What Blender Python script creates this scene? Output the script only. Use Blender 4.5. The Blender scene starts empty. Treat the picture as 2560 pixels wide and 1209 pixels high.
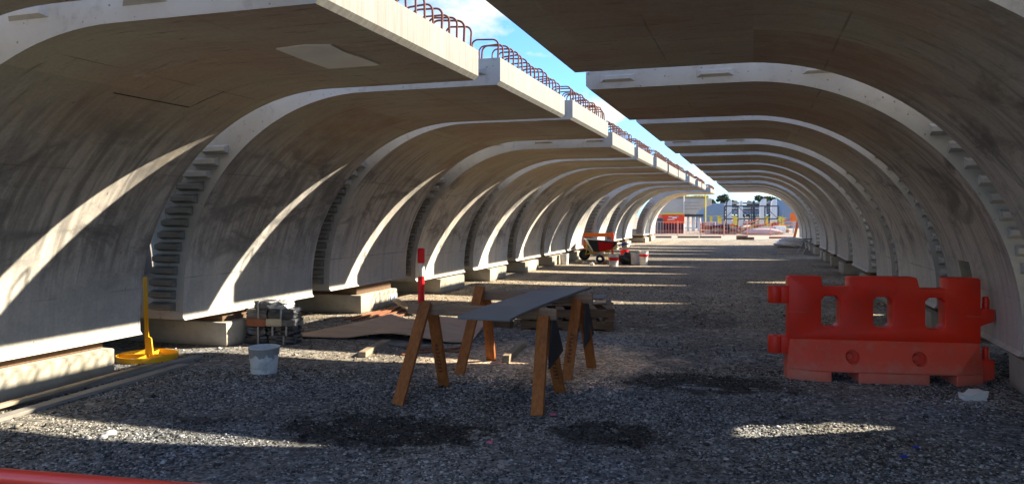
import bpy, bmesh, math, random
import numpy as np
from mathutils import Vector, Matrix, Euler

random.seed(7); np.random.seed(7)
SC = bpy.context.scene
COL = SC.collection
R = math.radians

# ---------------------------------------------------------------- camera
F, TH, HZ, EYE = 1900.0, 0.308, 539.3, 1.5           # focal length in photo pixels, yaw, horizon row, eye height
CS, SN = math.cos(TH), math.sin(TH)
cam = bpy.data.objects.new("camera", bpy.data.cameras.new("camera"))
COL.objects.link(cam)
cam.location = (0, 0, EYE)
cam.rotation_euler = (R(90), 0, TH)
cam.data.sensor_width = 36
cam.data.lens = F / 2560 * 36
cam.data.shift_y = -(604.5 - HZ) / 2560
cam.data.clip_start = 0.05
cam.data.clip_end = 6000
SC.camera = cam

# ---------------------------------------------------------------- sun, sky, exposure
SUND = Vector((1.555, 0.92, 1.0)).normalized()       # towards the sun
sun = bpy.data.objects.new("sun", bpy.data.lights.new("sun", 'SUN'))
COL.objects.link(sun)
sun.data.energy = 2.45
sun.data.angle = R(0.55)
sun.data.color = (1.0, 0.90, 0.72)
sun.rotation_euler = SUND.to_track_quat('Z', 'Y').to_euler()
sun.location = (30, 20, 30)

W = bpy.data.worlds.new("World"); SC.world = W; W.use_nodes = True
wt = W.node_tree; wt.nodes.clear()
def wn(t, **k):
    n = wt.nodes.new(t)
    for a, b in k.items(): setattr(n, a, b)
    return n
sky = wn('ShaderNodeTexSky', sky_type='NISHITA', sun_disc=False)
sky.sun_elevation = math.asin(SUND.z)
sky.sun_rotation = math.atan2(SUND.x, SUND.y)
sky.air_density = 1.0; sky.dust_density = 0.6; sky.ozone_density = 2.2
tc = wn('ShaderNodeTexCoord'); sx = wn('ShaderNodeSeparateXYZ')
wt.links.new(tc.outputs['Generated'], sx.inputs[0])
zz = wn('ShaderNodeMath', operation='MAXIMUM'); zz.inputs[1].default_value = 0.0
wt.links.new(sx.outputs[2], zz.inputs[0])
za = wn('ShaderNodeMath', operation='ADD'); za.inputs[1].default_value = 0.42
wt.links.new(zz.outputs[0], za.inputs[0])
dv = wn('ShaderNodeVectorMath', operation='DIVIDE')
cb = wn('ShaderNodeCombineXYZ')
for i in range(3): wt.links.new(za.outputs[0], cb.inputs[i])
wt.links.new(tc.outputs['Generated'], dv.inputs[0]); wt.links.new(cb.outputs[0], dv.inputs[1])
nz = wn('ShaderNodeTexNoise'); nz.inputs['Scale'].default_value = 4.2; nz.inputs['Detail'].default_value = 9
nz.inputs['Roughness'].default_value = 0.55
mp = wn('ShaderNodeMapping'); mp.inputs['Location'].default_value = (2.0, 0.9, 0.37)
wt.links.new(dv.outputs[0], mp.inputs[0]); wt.links.new(mp.outputs[0], nz.inputs['Vector'])
cr = wn('ShaderNodeValToRGB'); cr.color_ramp.elements[0].position = 0.50; cr.color_ramp.elements[1].position = 0.62
wt.links.new(nz.outputs['Fac'], cr.inputs[0])
mx = wn('ShaderNodeMixRGB')
tint = wn('ShaderNodeMixRGB', blend_type='MULTIPLY'); tint.inputs[0].default_value = 1; tint.inputs[2].default_value = (0.37, 0.58, 0.86, 1)
wt.links.new(sky.outputs[0], tint.inputs[1])
wt.links.new(cr.outputs[0], mx.inputs[0]); wt.links.new(tint.outputs[0], mx.inputs[1])
mx.inputs[2].default_value = (2.7, 2.68, 2.65, 1)
bg = wn('ShaderNodeBackground'); bg.inputs['Strength'].default_value = 0.062
wo = wn('ShaderNodeOutputWorld')
wt.links.new(mx.outputs[0], bg.inputs[0]); wt.links.new(bg.outputs[0], wo.inputs[0])

SC.view_settings.view_transform = 'Standard'
SC.view_settings.look = 'None'
SC.view_settings.gamma = 1
SC.view_settings.exposure = 2.82
SC.view_settings.use_curve_mapping = False
SC.render.engine = 'CYCLES'
SC.cycles.use_denoising = True
SC.cycles.max_bounces = 10
SC.cycles.diffuse_bounces = 7
SC.cycles.caustics_reflective = False
SC.cycles.caustics_refractive = False

# ---------------------------------------------------------------- where a sight line meets the ground, or a distance
def gz(px, py, z=0.0):
    d = F * (EYE - z) / (py - HZ); l = (px - 1280) / F * d
    return Vector((l * CS - d * SN, l * SN + d * CS, z))
def at(px, D, py=None, z=0.0):
    l = (px - 1280) / F * D
    if py is not None: z = EYE - (py - HZ) * D / F
    return Vector((l * CS - D * SN, l * SN + D * CS, z))

# ---------------------------------------------------------------- materials
class NT:
    def __init__(s, name):
        s.m = bpy.data.materials.new(name); s.m.use_nodes = True; s.t = s.m.node_tree
        s.b = s.t.nodes['Principled BSDF']; s.b.inputs['Specular IOR Level'].default_value = 0.3
    def n(s, typ, ins=None, **k):
        n = s.t.nodes.new(typ)
        for a, b in k.items(): setattr(n, a, b)
        for a, b in (ins or {}).items(): s.i(n.inputs[a], b)
        return n
    def i(s, sock, v):
        if hasattr(v, 'is_output'): s.t.links.new(v, sock)
        elif isinstance(v, tuple) and len(v) == 3 and sock.type == 'RGBA': sock.default_value = (*v, 1)
        else: sock.default_value = v
    def math(s, op, a, b=None, c=None, clamp=False):
        n = s.n('ShaderNodeMath', operation=op, use_clamp=clamp); s.i(n.inputs[0], a)
        if b is not None: s.i(n.inputs[1], b)
        if c is not None: s.i(n.inputs[2], c)
        return n.outputs[0]
    def noise(s, vec, scale, detail=4, rough=0.55, dist=0):
        return s.n('ShaderNodeTexNoise', {'Vector': vec, 'Scale': scale, 'Detail': detail, 'Roughness': rough, 'Distortion': dist}).outputs['Fac']
    def ramp(s, fac, lo, hi):
        return s.n('ShaderNodeMapRange', {'Value': fac, 'From Min': lo, 'From Max': hi}, clamp=True).outputs[0]
    def mix(s, fac, a, b, mode='MIX'):
        n = s.n('ShaderNodeMixRGB', blend_type=mode); s.i(n.inputs[0], fac); s.i(n.inputs[1], a); s.i(n.inputs[2], b)
        return n.outputs[0]
    def vscale(s, vec, sc, off=None):
        n = s.n('ShaderNodeVectorMath', operation='MULTIPLY'); s.i(n.inputs[0], vec); s.i(n.inputs[1], Vector(sc)); v = n.outputs[0]
        if off is not None:
            n = s.n('ShaderNodeVectorMath', operation='ADD'); s.i(n.inputs[0], v); s.i(n.inputs[1], off); v = n.outputs[0]
        return v
    def bump(s, h, strength=0.3, dist=0.01):
        n = s.n('ShaderNodeBump', {'Height': h, 'Strength': strength, 'Distance': dist}); s.t.links.new(n.outputs[0], s.b.inputs['Normal'])
    def coord(s, which='Object'): return s.n('ShaderNodeTexCoord').outputs[which]
    def rnd(s):
        r = s.n('ShaderNodeObjectInfo').outputs['Random']
        return s.math('MULTIPLY', r, 37.0)
    def color(s, c): s.i(s.b.inputs['Base Color'], c)
    def rough(s, v): s.i(s.b.inputs['Roughness'], v)

def gray(nt, v):
    n = nt.n('ShaderNodeCombineColor'); 
    for k in range(3): nt.i(n.inputs[k], v)
    return n.outputs[0]

def simple(name, c, rough=0.6, var=0.15, scale=8, bump=0.0, spec=0.3, metal=0.0, dirt=None):
    t = NT(name); co = t.vscale(t.coord(), (1, 1, 1), t.rnd())
    n = t.noise(co, scale, 6)
    k = t.math('MULTIPLY_ADD', n, 2 * var, 1 - var)
    col = t.mix(1.0, c, gray(t, k), 'MULTIPLY')
    if dirt:
        d = t.ramp(t.noise(co, scale * 0.6, 8, 0.7), 0.52, 0.72)
        col = t.mix(t.math('MULTIPLY', d, dirt[1]), col, dirt[0])
    t.color(col); t.rough(rough); t.b.inputs['Specular IOR Level'].default_value = spec; t.b.inputs['Metallic'].default_value = metal
    if bump: t.bump(t.noise(co, scale * 6, 5), bump, 0.01)
    return t.m

def mat_soffit():
    t = NT("formed_concrete"); uv = t.n('ShaderNodeUVMap').outputs[0]; r = t.rnd()
    ob = t.vscale(t.coord(), (1, 1, 1), r)
    u = t.n('ShaderNodeSeparateXYZ', {0: uv}).outputs[0]
    st = t.vscale(uv, (0.55, 6.0, 1), r)          # streaks that run along the curve
    st2 = t.vscale(uv, (0.9, 1.4, 1), r)
    big = t.noise(st2, 0.9, 5, 0.6)
    streak = t.noise(st, 1.6, 7, 0.62, 0.4)
    fine = t.noise(ob, 38, 6, 0.7)
    med = t.noise(ob, 5, 7, 0.65)
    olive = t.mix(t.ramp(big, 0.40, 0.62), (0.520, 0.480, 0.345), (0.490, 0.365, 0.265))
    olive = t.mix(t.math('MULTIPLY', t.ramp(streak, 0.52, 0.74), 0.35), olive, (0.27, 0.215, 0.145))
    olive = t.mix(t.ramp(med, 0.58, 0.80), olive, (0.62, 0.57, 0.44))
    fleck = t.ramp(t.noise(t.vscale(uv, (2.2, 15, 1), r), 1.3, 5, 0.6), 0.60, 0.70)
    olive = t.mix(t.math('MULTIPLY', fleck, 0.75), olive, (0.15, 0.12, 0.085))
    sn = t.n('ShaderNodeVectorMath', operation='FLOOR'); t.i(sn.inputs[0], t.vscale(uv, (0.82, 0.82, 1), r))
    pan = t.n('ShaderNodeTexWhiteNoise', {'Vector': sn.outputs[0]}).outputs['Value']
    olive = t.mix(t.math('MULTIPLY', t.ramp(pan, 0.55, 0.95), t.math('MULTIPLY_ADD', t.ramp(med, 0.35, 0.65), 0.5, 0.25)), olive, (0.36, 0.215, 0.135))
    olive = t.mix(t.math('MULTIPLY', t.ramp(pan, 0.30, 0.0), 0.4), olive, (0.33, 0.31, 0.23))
    grey = t.mix(t.ramp(big, 0.38, 0.62), (0.56, 0.525, 0.480), (0.440, 0.410, 0.365))
    grey = t.mix(t.math('MULTIPLY', t.ramp(streak, 0.47, 0.64), 0.75), grey, (0.20, 0.188, 0.170))
    smug = t.noise(t.vscale(uv, (1.7, 1.0, 1), r), 1.3, 8, 0.68, 0.6)
    grey = t.mix(t.math('MULTIPLY', t.ramp(smug, 0.51, 0.64), 0.8), grey, (0.115, 0.112, 0.112))
    # clean pale band near the foot
    grime = t.n('ShaderNodeAttribute', attribute_type='OBJECT', attribute_name='grime').outputs['Fac']
    wv = t.noise(t.vscale(uv, (0.8, 5.0, 1), r), 1.9, 5, 0.6, 1.2)
    gm = t.math('MULTIPLY', grime, t.math('ADD', t.ramp(wv, 0.42, 0.62), t.ramp(smug, 0.44, 0.6)), clamp=True)
    grey = t.mix(t.math('MULTIPLY', gm, 0.62), grey, (0.175, 0.168, 0.165))
    foot = t.ramp(t.math('ADD', u, t.math('MULTIPLY_ADD', med, 0.5, -0.25)), 4.15, 4.55)
    grey = t.mix(t.math('MULTIPLY', foot, 0.65), grey, (0.55, 0.535, 0.49))
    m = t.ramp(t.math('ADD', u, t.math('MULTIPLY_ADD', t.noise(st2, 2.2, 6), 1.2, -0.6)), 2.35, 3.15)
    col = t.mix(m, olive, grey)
    # tie holes and small dark blotches
    vo = t.n('ShaderNodeTexVoronoi', {'Vector': t.vscale(uv, (1.0, 2.2, 1), r), 'Scale': 2.6, 'Randomness': 1.0}).outputs['Distance']
    col = t.mix(t.math('MULTIPLY', t.ramp(t.math('ADD', vo, t.math('MULTIPLY', fine, 0.05)), 0.075, 0.045), 0.75), col, (0.10, 0.085, 0.068))
    # seams of the form panels
    w = t.n('ShaderNodeSeparateXYZ', {0: uv})
    wob = t.math('MULTIPLY_ADD', med, 0.01, -0.005)
    pu = t.math('PINGPONG', t.math('ADD', t.math('ADD', w.outputs[0], wob), 0.35), 0.61)
    pv = t.math('PINGPONG', t.math('ADD', w.outputs[1], wob), 1.22)
    sm = t.math('MAXIMUM', t.ramp(pu, 0.010, 0.003), t.ramp(pv, 0.010, 0.003))
    sm = t.math('MULTIPLY', sm, t.ramp(t.noise(ob, 1.7, 3), 0.42, 0.6))
    col = t.mix(t.math('MULTIPLY', sm, 0.55), col, (0.13, 0.11, 0.085))
    k = t.math('MULTIPLY_ADD', fine, 0.6, 0.70)
    rr = t.n('ShaderNodeObjectInfo').outputs['Random']
    r2 = t.math('FRACT', t.math('MULTIPLY', rr, 7.31))
    k = t.math('MULTIPLY', k, t.math('MULTIPLY_ADD', rr, 0.26, 0.88))
    col = t.mix(t.math('MULTIPLY', r2, 0.35), col, t.mix(1.0, col, (1.0, 0.90, 0.76), 'MULTIPLY'))
    col = t.mix(1.0, col, gray(t, k), 'MULTIPLY')
    t.color(col); t.rough(t.math('MULTIPLY_ADD', streak, 0.3, 0.5))
    t.bump(t.math('ADD', t.math('MULTIPLY', fine, 0.35), t.math('ADD', med, t.math('MULTIPLY', sm, -1.5))), 0.25, 0.006)
    return t.m

def mat_cut():
    t = NT("end_concrete"); ob = t.vscale(t.coord(), (1, 1, 1), t.rnd())
    a = t.noise(ob, 1.3, 6, 0.6); b = t.noise(ob, 9, 6, 0.65)
    c = t.mix(t.ramp(a, 0.36, 0.66), (0.43, 0.415, 0.385), (0.34, 0.322, 0.288))
    c = t.mix(t.math('MULTIPLY', t.ramp(b, 0.56, 0.78), 0.5), c, (0.17, 0.155, 0.13))
    vo = t.n('ShaderNodeTexVoronoi', {'Vector': ob, 'Scale': 13.0}).outputs['Distance']
    c = t.mix(t.math('MULTIPLY', t.ramp(vo, 0.13, 0.07), 0.7), c, (0.12, 0.11, 0.095))
    t.color(c); t.rough(0.85); t.bump(t.math('SUBTRACT', t.noise(ob, 30, 6), t.math('MULTIPLY', t.ramp(vo, 0.14, 0.06), 1.0)), 0.3, 0.008)
    return t.m

def mat_edge():
    t = NT("edge_concrete"); ob = t.vscale(t.coord(), (1, 1, 1), t.rnd())
    s = t.noise(t.vscale(ob, (1, 22, 1.2)), 1.4, 6, 0.6)
    b = t.noise(ob, 5, 7, 0.65)
    c = t.mix(t.ramp(s, 0.38, 0.66), (0.255, 0.242, 0.212), (0.20, 0.186, 0.158))
    c = t.mix(t.math('MULTIPLY', t.ramp(b, 0.58, 0.76), 0.6), c, (0.20, 0.18, 0.145))
    t.color(c); t.rough(0.85); t.bump(t.math('ADD', s, t.math('MULTIPLY', t.noise(ob, 40, 5), 0.5)), 0.35, 0.01)
    return t.m

def mat_block():
    t = NT("block_concrete"); ob = t.vscale(t.coord(), (1, 1, 1), t.rnd())
    a = t.noise(ob, 2.2, 7, 0.65); b = t.noise(ob, 14, 6, 0.65)
    z = t.n('ShaderNodeSeparateXYZ', {0: t.coord()}).outputs[2]
    c = t.mix(t.ramp(a, 0.36, 0.66), (0.46, 0.43, 0.36), (0.34, 0.30, 0.23))
    c = t.mix(t.math('MULTIPLY', t.ramp(b, 0.55, 0.75), 0.45), c, (0.20, 0.17, 0.12))
    d = t.ramp(t.math('ADD', z, t.math('MULTIPLY', b, 0.08)), 0.10, 0.03)     # mud splash at the foot
    c = t.mix(t.math('MULTIPLY', d, 0.6), c, (0.16, 0.125, 0.085))
    t.color(c); t.rough(0.9); t.bump(t.math('ADD', a, b), 0.3, 0.01)
    return t.m

def ground_nodes(t, pos):
    """gravel colour from place: wet patches, sandy patch, pale dust (all stains on the ground)"""
    warp = t.noise(pos, 1.6, 6, 0.65)
    warp2 = t.noise(pos, 0.5, 6, 0.6)
    warp3 = t.noise(pos, 5.0, 8, 0.72)
    def blob(px, py, rx, ry, lo, hi):
        c = gz(px, py)
        n = t.n('ShaderNodeVectorMath', operation='SUBTRACT'); t.i(n.inputs[0], pos); t.i(n.inputs[1], Vector((c.x, c.y, 0)))
        v = t.vscale(n.outputs[0], (1 / rx, 1 / ry, 0))
        l = t.n('ShaderNodeVectorMath', operation='LENGTH'); t.i(l.inputs[0], v)
        d = t.math('ADD', l.outputs['Value'], t.math('ADD', t.math('MULTIPLY_ADD', warp, 1.3, -0.65), t.math('MULTIPLY_ADD', warp3, 1.7, -0.85)))
        return t.ramp(d, hi, lo)
    base = t.mix(t.ramp(warp2, 0.36, 0.62), (0.178, 0.187, 0.200), (0.195, 0.180, 0.156))
    y = t.n('ShaderNodeSeparateXYZ', {0: pos}).outputs[1]
    far = t.ramp(t.math('ADD', y, t.math('MULTIPLY_ADD', warp, 5, -2.5)), 7.0, 12.5)
    base = t.mix(t.math('MULTIPLY', far, 0.85), base, (0.270, 0.210, 0.140))
    x = t.n('ShaderNodeSeparateXYZ', {0: pos}).outputs[0]
    side = t.math('MULTIPLY', t.ramp(t.math('ADD', x, t.math('MULTIPLY_ADD', warp, 1.6, -0.8)), -2.6, -4.2), far)
    base = t.mix(t.math('MULTIPLY', side, 0.7), base, (0.38, 0.305, 0.215))
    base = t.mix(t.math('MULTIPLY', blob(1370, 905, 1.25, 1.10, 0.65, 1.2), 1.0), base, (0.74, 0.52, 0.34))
    base = t.mix(t.math('MULTIPLY', blob(860, 900, 1.6, 1.2, 0.4, 1.1), 0.5), base, (0.27, 0.215, 0.15))
    base = t.mix(t.math('MULTIPLY', blob(2480, 1012, 0.75, 0.2, 0.4, 1.1), 0.7), base, (0.36, 0.35, 0.34))
    base = t.mix(t.math('MULTIPLY', blob(60, 1040, 0.8, 0.3, 0.4, 1.1), 0.5), base, (0.30, 0.27, 0.22))
    for (px, py, rx, ry, k) in [(955, 1075, 0.78, 0.46, .9), (1520, 1085, 0.38, 0.34, .92), (1750, 958, 0.80, 0.42, .9), (1660, 800, 1.0, 1.3, .45),
                                (500, 1050, 0.25, 0.14, .5), (1640, 640, 3.0, 5.0, .5)]:
        base = t.mix(t.math('MULTIPLY', blob(px, py, rx, ry, 0.78, 1.08), k), base, (0.024, 0.021, 0.018))
    rut = t.ramp(t.noise(t.vscale(pos, (1.7, 0.10, 1)), 1.0, 4, 0.5), 0.45, 0.62)
    base = t.mix(t.math('MULTIPLY', rut, 0.35), base, (0.105, 0.098, 0.088))
    tone = t.math('MULTIPLY_ADD', t.noise(t.vscale(pos, (1.0, 1.0, 1.0)), 0.9, 8, 0.65), 1.1, 0.45)
    base = t.mix(1.0, base, gray(t, tone), 'MULTIPLY')
    base = t.mix(t.math('MULTIPLY', blob(1735, 968, 0.26, 0.07, 0.5, 1.0), 0.6), base, (0.30, 0.31, 0.34))
    return base

def mat_ground():
    t = NT("gravel_ground"); pos = t.n('ShaderNodeNewGeometry').outputs['Position']
    base = ground_nodes(t, pos)
    vo = t.n('ShaderNodeTexVoronoi', {'Vector': pos, 'Scale': 42.0})
    vo2 = t.n('ShaderNodeTexVoronoi', {'Vector': pos, 'Scale': 17.0})
    cell = t.n('ShaderNodeSeparateColor', {0: vo.outputs['Color']}).outputs[0]
    cell2 = t.n('ShaderNodeSeparateColor', {0: vo2.outputs['Color']}).outputs[1]
    k = t.math('MULTIPLY_ADD', cell, 1.1, 0.40)
    k = t.math('MULTIPLY', k, t.math('MULTIPLY_ADD', cell2, 0.5, 0.75))
    col = t.mix(1.0, base, gray(t, k), 'MULTIPLY')
    col = t.mix(t.math('MULTIPLY', t.ramp(cell2, 0.93, 0.96), 0.6), col, (0.40, 0.38, 0.35))
    t.color(col); t.rough(0.9)
    h = t.math('ADD', t.math('MULTIPLY', vo.outputs['Distance'], -0.5), t.math('MULTIPLY', vo2.outputs['Distance'], -0.7))
    t.bump(t.math('ADD', h, t.noise(pos, 90, 4)), 0.5, 0.02)
    return t.m

def mat_stone():
    t = NT("crushed_stone"); pos = t.n('ShaderNodeNewGeometry').outputs['Position']
    base = ground_nodes(t, pos)
    a = t.n('ShaderNodeAttribute', attribute_name='shade').outputs['Fac']
    col = t.mix(1.0, base, gray(t, t.math('MULTIPLY_ADD', t.math('POWER', a, 2.0), 2.6, 0.22)), 'MULTIPLY')
    col = t.mix(t.math('MULTIPLY', t.ramp(a, 0.975, 0.99), 0.5), col, (0.46, 0.45, 0.43))
    t.color(col); t.rough(0.85); t.bump(t.noise(pos, 160, 3), 0.4, 0.004)
    return t.m

def mat_wood(name, c1, c2, scale=1.0, rough=0.75, dark=(0.08, 0.05, 0.03), dk=0.5, up=False):
    t = NT(name); ob = t.vscale(t.coord(), (1, 1, 1), t.rnd())
    g = t.noise(t.vscale(ob, (22 * scale, 22 * scale, 1.2 * scale) if up else (1.2 * scale, 22 * scale, 22 * scale)), 2.2, 6, 0.6, 0.4)
    b = t.noise(ob, 3.5, 6, 0.6)
    c = t.mix(t.ramp(g, 0.34, 0.66), c1, c2)
    c = t.mix(t.math('MULTIPLY', t.ramp(b, 0.54, 0.74), dk), c, dark)
    t.color(c); t.rough(rough); t.bump(g, 0.25, 0.004)
    return t.m

def mat_redplastic(name, c, dust, k, rough):
    t = NT(name); ob = t.coord(); z = t.n('ShaderNodeSeparateXYZ', {0: ob}).outputs[2]
    a = t.noise(ob, 3.0, 6, 0.6); b = t.noise(ob, 22, 6, 0.7); sc = t.noise(t.vscale(ob, (3, 3, 26)), 4.0, 5, 0.6, 1.5)
    col = t.mix(t.ramp(a, 0.3, 0.7), c, tuple(x * .78 for x in c))
    d = t.math('ADD', t.math('MULTIPLY', t.ramp(t.math('ADD', z, t.math('MULTIPLY_ADD', b, .25, -.12)), 0.22, 0.0), 0.6), t.math('MULTIPLY', t.ramp(t.noise(ob, 6, 8, .7), 0.5, 0.75), k))
    col = t.mix(t.math('MINIMUM', d, 0.85), col, dust)
    col = t.mix(t.math('MULTIPLY', t.ramp(sc, 0.70, 0.73), 0.5), col, (0.62, 0.30, 0.25))
    col = t.mix(t.math('MULTIPLY', t.ramp(b, 0.70, 0.76), 0.4), col, (0.20, 0.03, 0.02))
    t.color(col); t.rough(t.math('MULTIPLY_ADD', d, .35, rough)); t.b.inputs['Specular IOR Level'].default_value = .4; t.bump(t.noise(ob, 60, 4), .08, .004)
    return t.m
def mat_leaf(name, c):
    t = NT(name); a = t.n('ShaderNodeAttribute', attribute_name='shade').outputs['Fac']
    t.color(t.mix(1.0, c, gray(t, t.math('MULTIPLY_ADD', a, 1.0, 0.5)), 'MULTIPLY')); t.rough(0.7)
    t.b.inputs['Transmission Weight'].default_value = 0.0
    return t.m

M = dict(
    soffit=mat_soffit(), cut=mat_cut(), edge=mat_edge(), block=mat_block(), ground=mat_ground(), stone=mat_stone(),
    rebar=simple("rusty_rebar", (0.17, 0.062, 0.035), 0.8, 0.4, 14, 0.3, dirt=((0.06, 0.04, 0.035), .7)),
    red=mat_redplastic('red_plastic', (0.86, 0.030, 0.008), (0.50, 0.12, 0.08), 0.25, 0.42),
    dustred=mat_redplastic('dusty_red_plastic', (0.82, 0.085, 0.045), (0.60, 0.23, 0.16), 0.6, 0.55),
    rail=simple("rail_red", (0.74, 0.050, 0.025), 0.3, 0.1, 4, 0.0, 0.6), postred=simple("bollard_red", (0.82, 0.014, 0.022), 0.4, 0.08, 6, 0.0, 0.4),
    white=simple("white_plastic", (0.74, 0.74, 0.72), 0.5, 0.08, 9, 0.0, 0.4, dirt=((0.40, 0.38, 0.34), .7)),
    bucket=simple("bucket_plastic", (0.62, 0.65, 0.66), 0.5, 0.12, 12, 0.1, 0.4, dirt=((0.26, 0.26, 0.25), .9)),
    slurry=simple("cement_slurry", (0.27, 0.27, 0.26), 0.85, 0.25, 20, 0.5),
    yellow=simple("yellow_paint", (0.80, 0.42, 0.018), 0.45, 0.12, 10, 0.1, 0.4, dirt=((0.42, 0.20, 0.03), .5)),
    steel=simple("galvanised_steel", (0.42, 0.44, 0.46), 0.4, 0.15, 10, 0.05, 0.5, 0.6),
    darksteel=simple("dark_steel", (0.06, 0.065, 0.075), 0.5, 0.25, 8, 0.1, 0.4, 0.3),
    rubber=simple("black_rubber", (0.025, 0.025, 0.026), 0.7, 0.2, 20, 0.1),
    black=simple("black_wrap", (0.030, 0.032, 0.038), 0.28, 0.4, 9, 0.35, 0.6),
    wrapgrey=simple("grey_wrap", (0.085, 0.085, 0.09), 0.35, 0.3, 9, 0.3, 0.5),
    clear=simple("clear_film", (0.48, 0.49, 0.50), 0.25, 0.2, 10, 0.5, 0.6),
    strap=simple("grey_strap", (0.24, 0.24, 0.245), 0.5, 0.1, 12),
    brickred=simple("brick_red", (0.25, 0.095, 0.05), 0.85, 0.25, 14, 0.4),
    bricktan=simple("brick_tan", (0.42, 0.37, 0.27), 0.85, 0.2, 14, 0.4),
    timber=mat_wood("sawhorse_timber", (0.43, 0.150, 0.040), (0.30, 0.090, 0.020), 1.0, 0.7, (0.12, 0.055, 0.025), .75, True),
    palewood=mat_wood("weathered_timber", (0.40, 0.32, 0.225), (0.27, 0.20, 0.135)), beam=mat_wood("beam_timber", (0.36, 0.235, 0.15), (0.25, 0.155, 0.10)),
    brownwood=mat_wood("brown_timber", (0.19, 0.115, 0.068), (0.11, 0.066, 0.04)),
    greywood=mat_wood("grey_board", (0.30, 0.28, 0.25), (0.20, 0.185, 0.165)),
    redwood=mat_wood("red_batten", (0.34, 0.13, 0.06), (0.20, 0.075, 0.04)),
    ply=mat_wood("plywood", (0.56, 0.385, 0.270), (0.47, 0.315, 0.215), 0.4, 0.7, (0.22, 0.12, 0.07), .35),
    greyboard=simple("grey_sheet", (0.205, 0.198, 0.195), 0.65, 0.25, 2.2, 0.15, 0.2, dirt=((0.30, 0.27, 0.23), .6)),
    blacksheet=simple("black_sheet", (0.022, 0.026, 0.034), 0.55, 0.3, 7, 0.05, 0.3),
    yard=simple("yard_concrete", (0.30, 0.26, 0.195), 0.9, 0.3, 0.5, 0.2),
    foam=simple("white_foam", (0.66, 0.63, 0.60), 0.85, 0.12, 20, 0.3),
    bluep=simple("blue_plastic", (0.02, 0.05, 0.45), 0.45, 0.1, 10),
    pink=simple("pink_tape", (0.75, 0.12, 0.25), 0.6, 0.1, 10),
    fence=simple("faded_orange_steel", (0.72, 0.33, 0.24), 0.6, 0.12, 4),
    orange=simple("orange_plastic", (0.75, 0.16, 0.02), 0.5, 0.12, 6),
    cabinet=simple("cabinet_red", (0.80, 0.060, 0.015), 0.5, 0.1, 2),
    maroon=simple("dark_maroon", (0.11, 0.018, 0.03), 0.7, 0.25, 3),
    bluegrey=simple("blue_grey_sheet", (0.21, 0.27, 0.35), 0.6, 0.12, 1.2),
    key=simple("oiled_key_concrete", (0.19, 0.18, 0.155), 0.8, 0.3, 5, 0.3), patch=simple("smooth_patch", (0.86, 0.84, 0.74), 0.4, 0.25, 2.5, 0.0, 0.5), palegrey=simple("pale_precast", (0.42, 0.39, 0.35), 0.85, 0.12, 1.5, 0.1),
    colwhite=simple("white_column", (0.58, 0.59, 0.60), 0.7, 0.1, 1.5),
    propred=simple("red_oxide_steel", (0.30, 0.065, 0.03), 0.6, 0.2, 8),
    film=simple("pale_tarpaulin", (0.66, 0.67, 0.68), 0.4, 0.2, 5, 0.4, 0.5),
    yelprop=simple("yellow_prop", (0.62, 0.50, 0.06), 0.5, 0.15, 5),
    bark=simple("bark", (0.09, 0.065, 0.045), 0.9, 0.3, 6, 0.4),
    leaf=mat_leaf("foliage_dark", (0.040, 0.062, 0.026)), leaf2=mat_leaf("foliage_green", (0.062, 0.088, 0.032)),
    lilac=simple("lilac_wrap", (0.36, 0.30, 0.36), 0.5, 0.15, 4),
    pink_pale=simple("pale_pink_board", (0.48, 0.36, 0.33), 0.6, 0.1, 4),
    ink=simple("blue_ink", (0.05, 0.10, 0.42), 0.6, 0.1, 10), ink_and_shade=simple("black_ink_and_shade", (0.03, 0.022, 0.02), 0.7, 0.1, 10),
    labelwhite=simple("label_white", (0.62, 0.64, 0.68), 0.6, 0.06, 10),
)

# ---------------------------------------------------------------- mesh helpers
def link(name, me, mats, parent=None, loc=None, rot=None):
    o = bpy.data.objects.new(name, me); COL.objects.link(o)
    if mats is not None and not len(me.materials):
        for m in (mats if isinstance(mats, (list, tuple)) else [mats]): me.materials.append(m)
    if parent is not None: o.parent = parent
    if loc is not None: o.location = loc
    if rot is not None: o.rotation_euler = rot
    return o
def done(name, bm, mats, parent=None, loc=None, rot=None, bevel=0.0, seg=2, smooth=30):
    bmesh.ops.recalc_face_normals(bm, faces=bm.faces)
    if bevel:
        es = [e for e in bm.edges if len(e.link_faces) == 2 and e.calc_face_angle(0) > R(30)]
        try: bmesh.ops.bevel(bm, geom=es, offset=bevel, segments=seg, affect='EDGES', profile=0.5, clamp_overlap=True)
        except Exception: pass
    me = bpy.data.meshes.new(name); bm.to_mesh(me); bm.free()
    if smooth:
        me.polygons.foreach_set('use_smooth', [True] * len(me.polygons)); me.set_sharp_from_angle(angle=R(smooth))
    return link(name, me, mats, parent, loc, rot)
def tag(o, label, cat, group=None, kind=None):
    if label: o['label'] = label
    if cat: o['category'] = cat
    if group: o['group'] = group
    if kind: o['kind'] = kind
    return o
def empty(name, loc, rz, label, cat, group=None):
    o = bpy.data.objects.new(name, None); COL.objects.link(o); o.location = loc; o.rotation_euler = (0, 0, rz); o.empty_display_size = 0.2
    return tag(o, label, cat, group)
def box(bm, x0, x1, y0, y1, z0, z1, mat=None):
    vs = [Vector((x, y, z)) for x in (x0, x1) for y in (y0, y1) for z in (z0, z1)]
    if mat is not None: vs = [mat @ v for v in vs]
    v = [bm.verts.new(p) for p in vs]
    for f in ((0, 1, 3, 2), (4, 6, 7, 5), (0, 4, 5, 1), (2, 3, 7, 6), (0, 2, 6, 4), (1, 5, 7, 3)): bm.faces.new([v[i] for i in f])
    return bm
def nb(): return bmesh.new()
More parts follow.
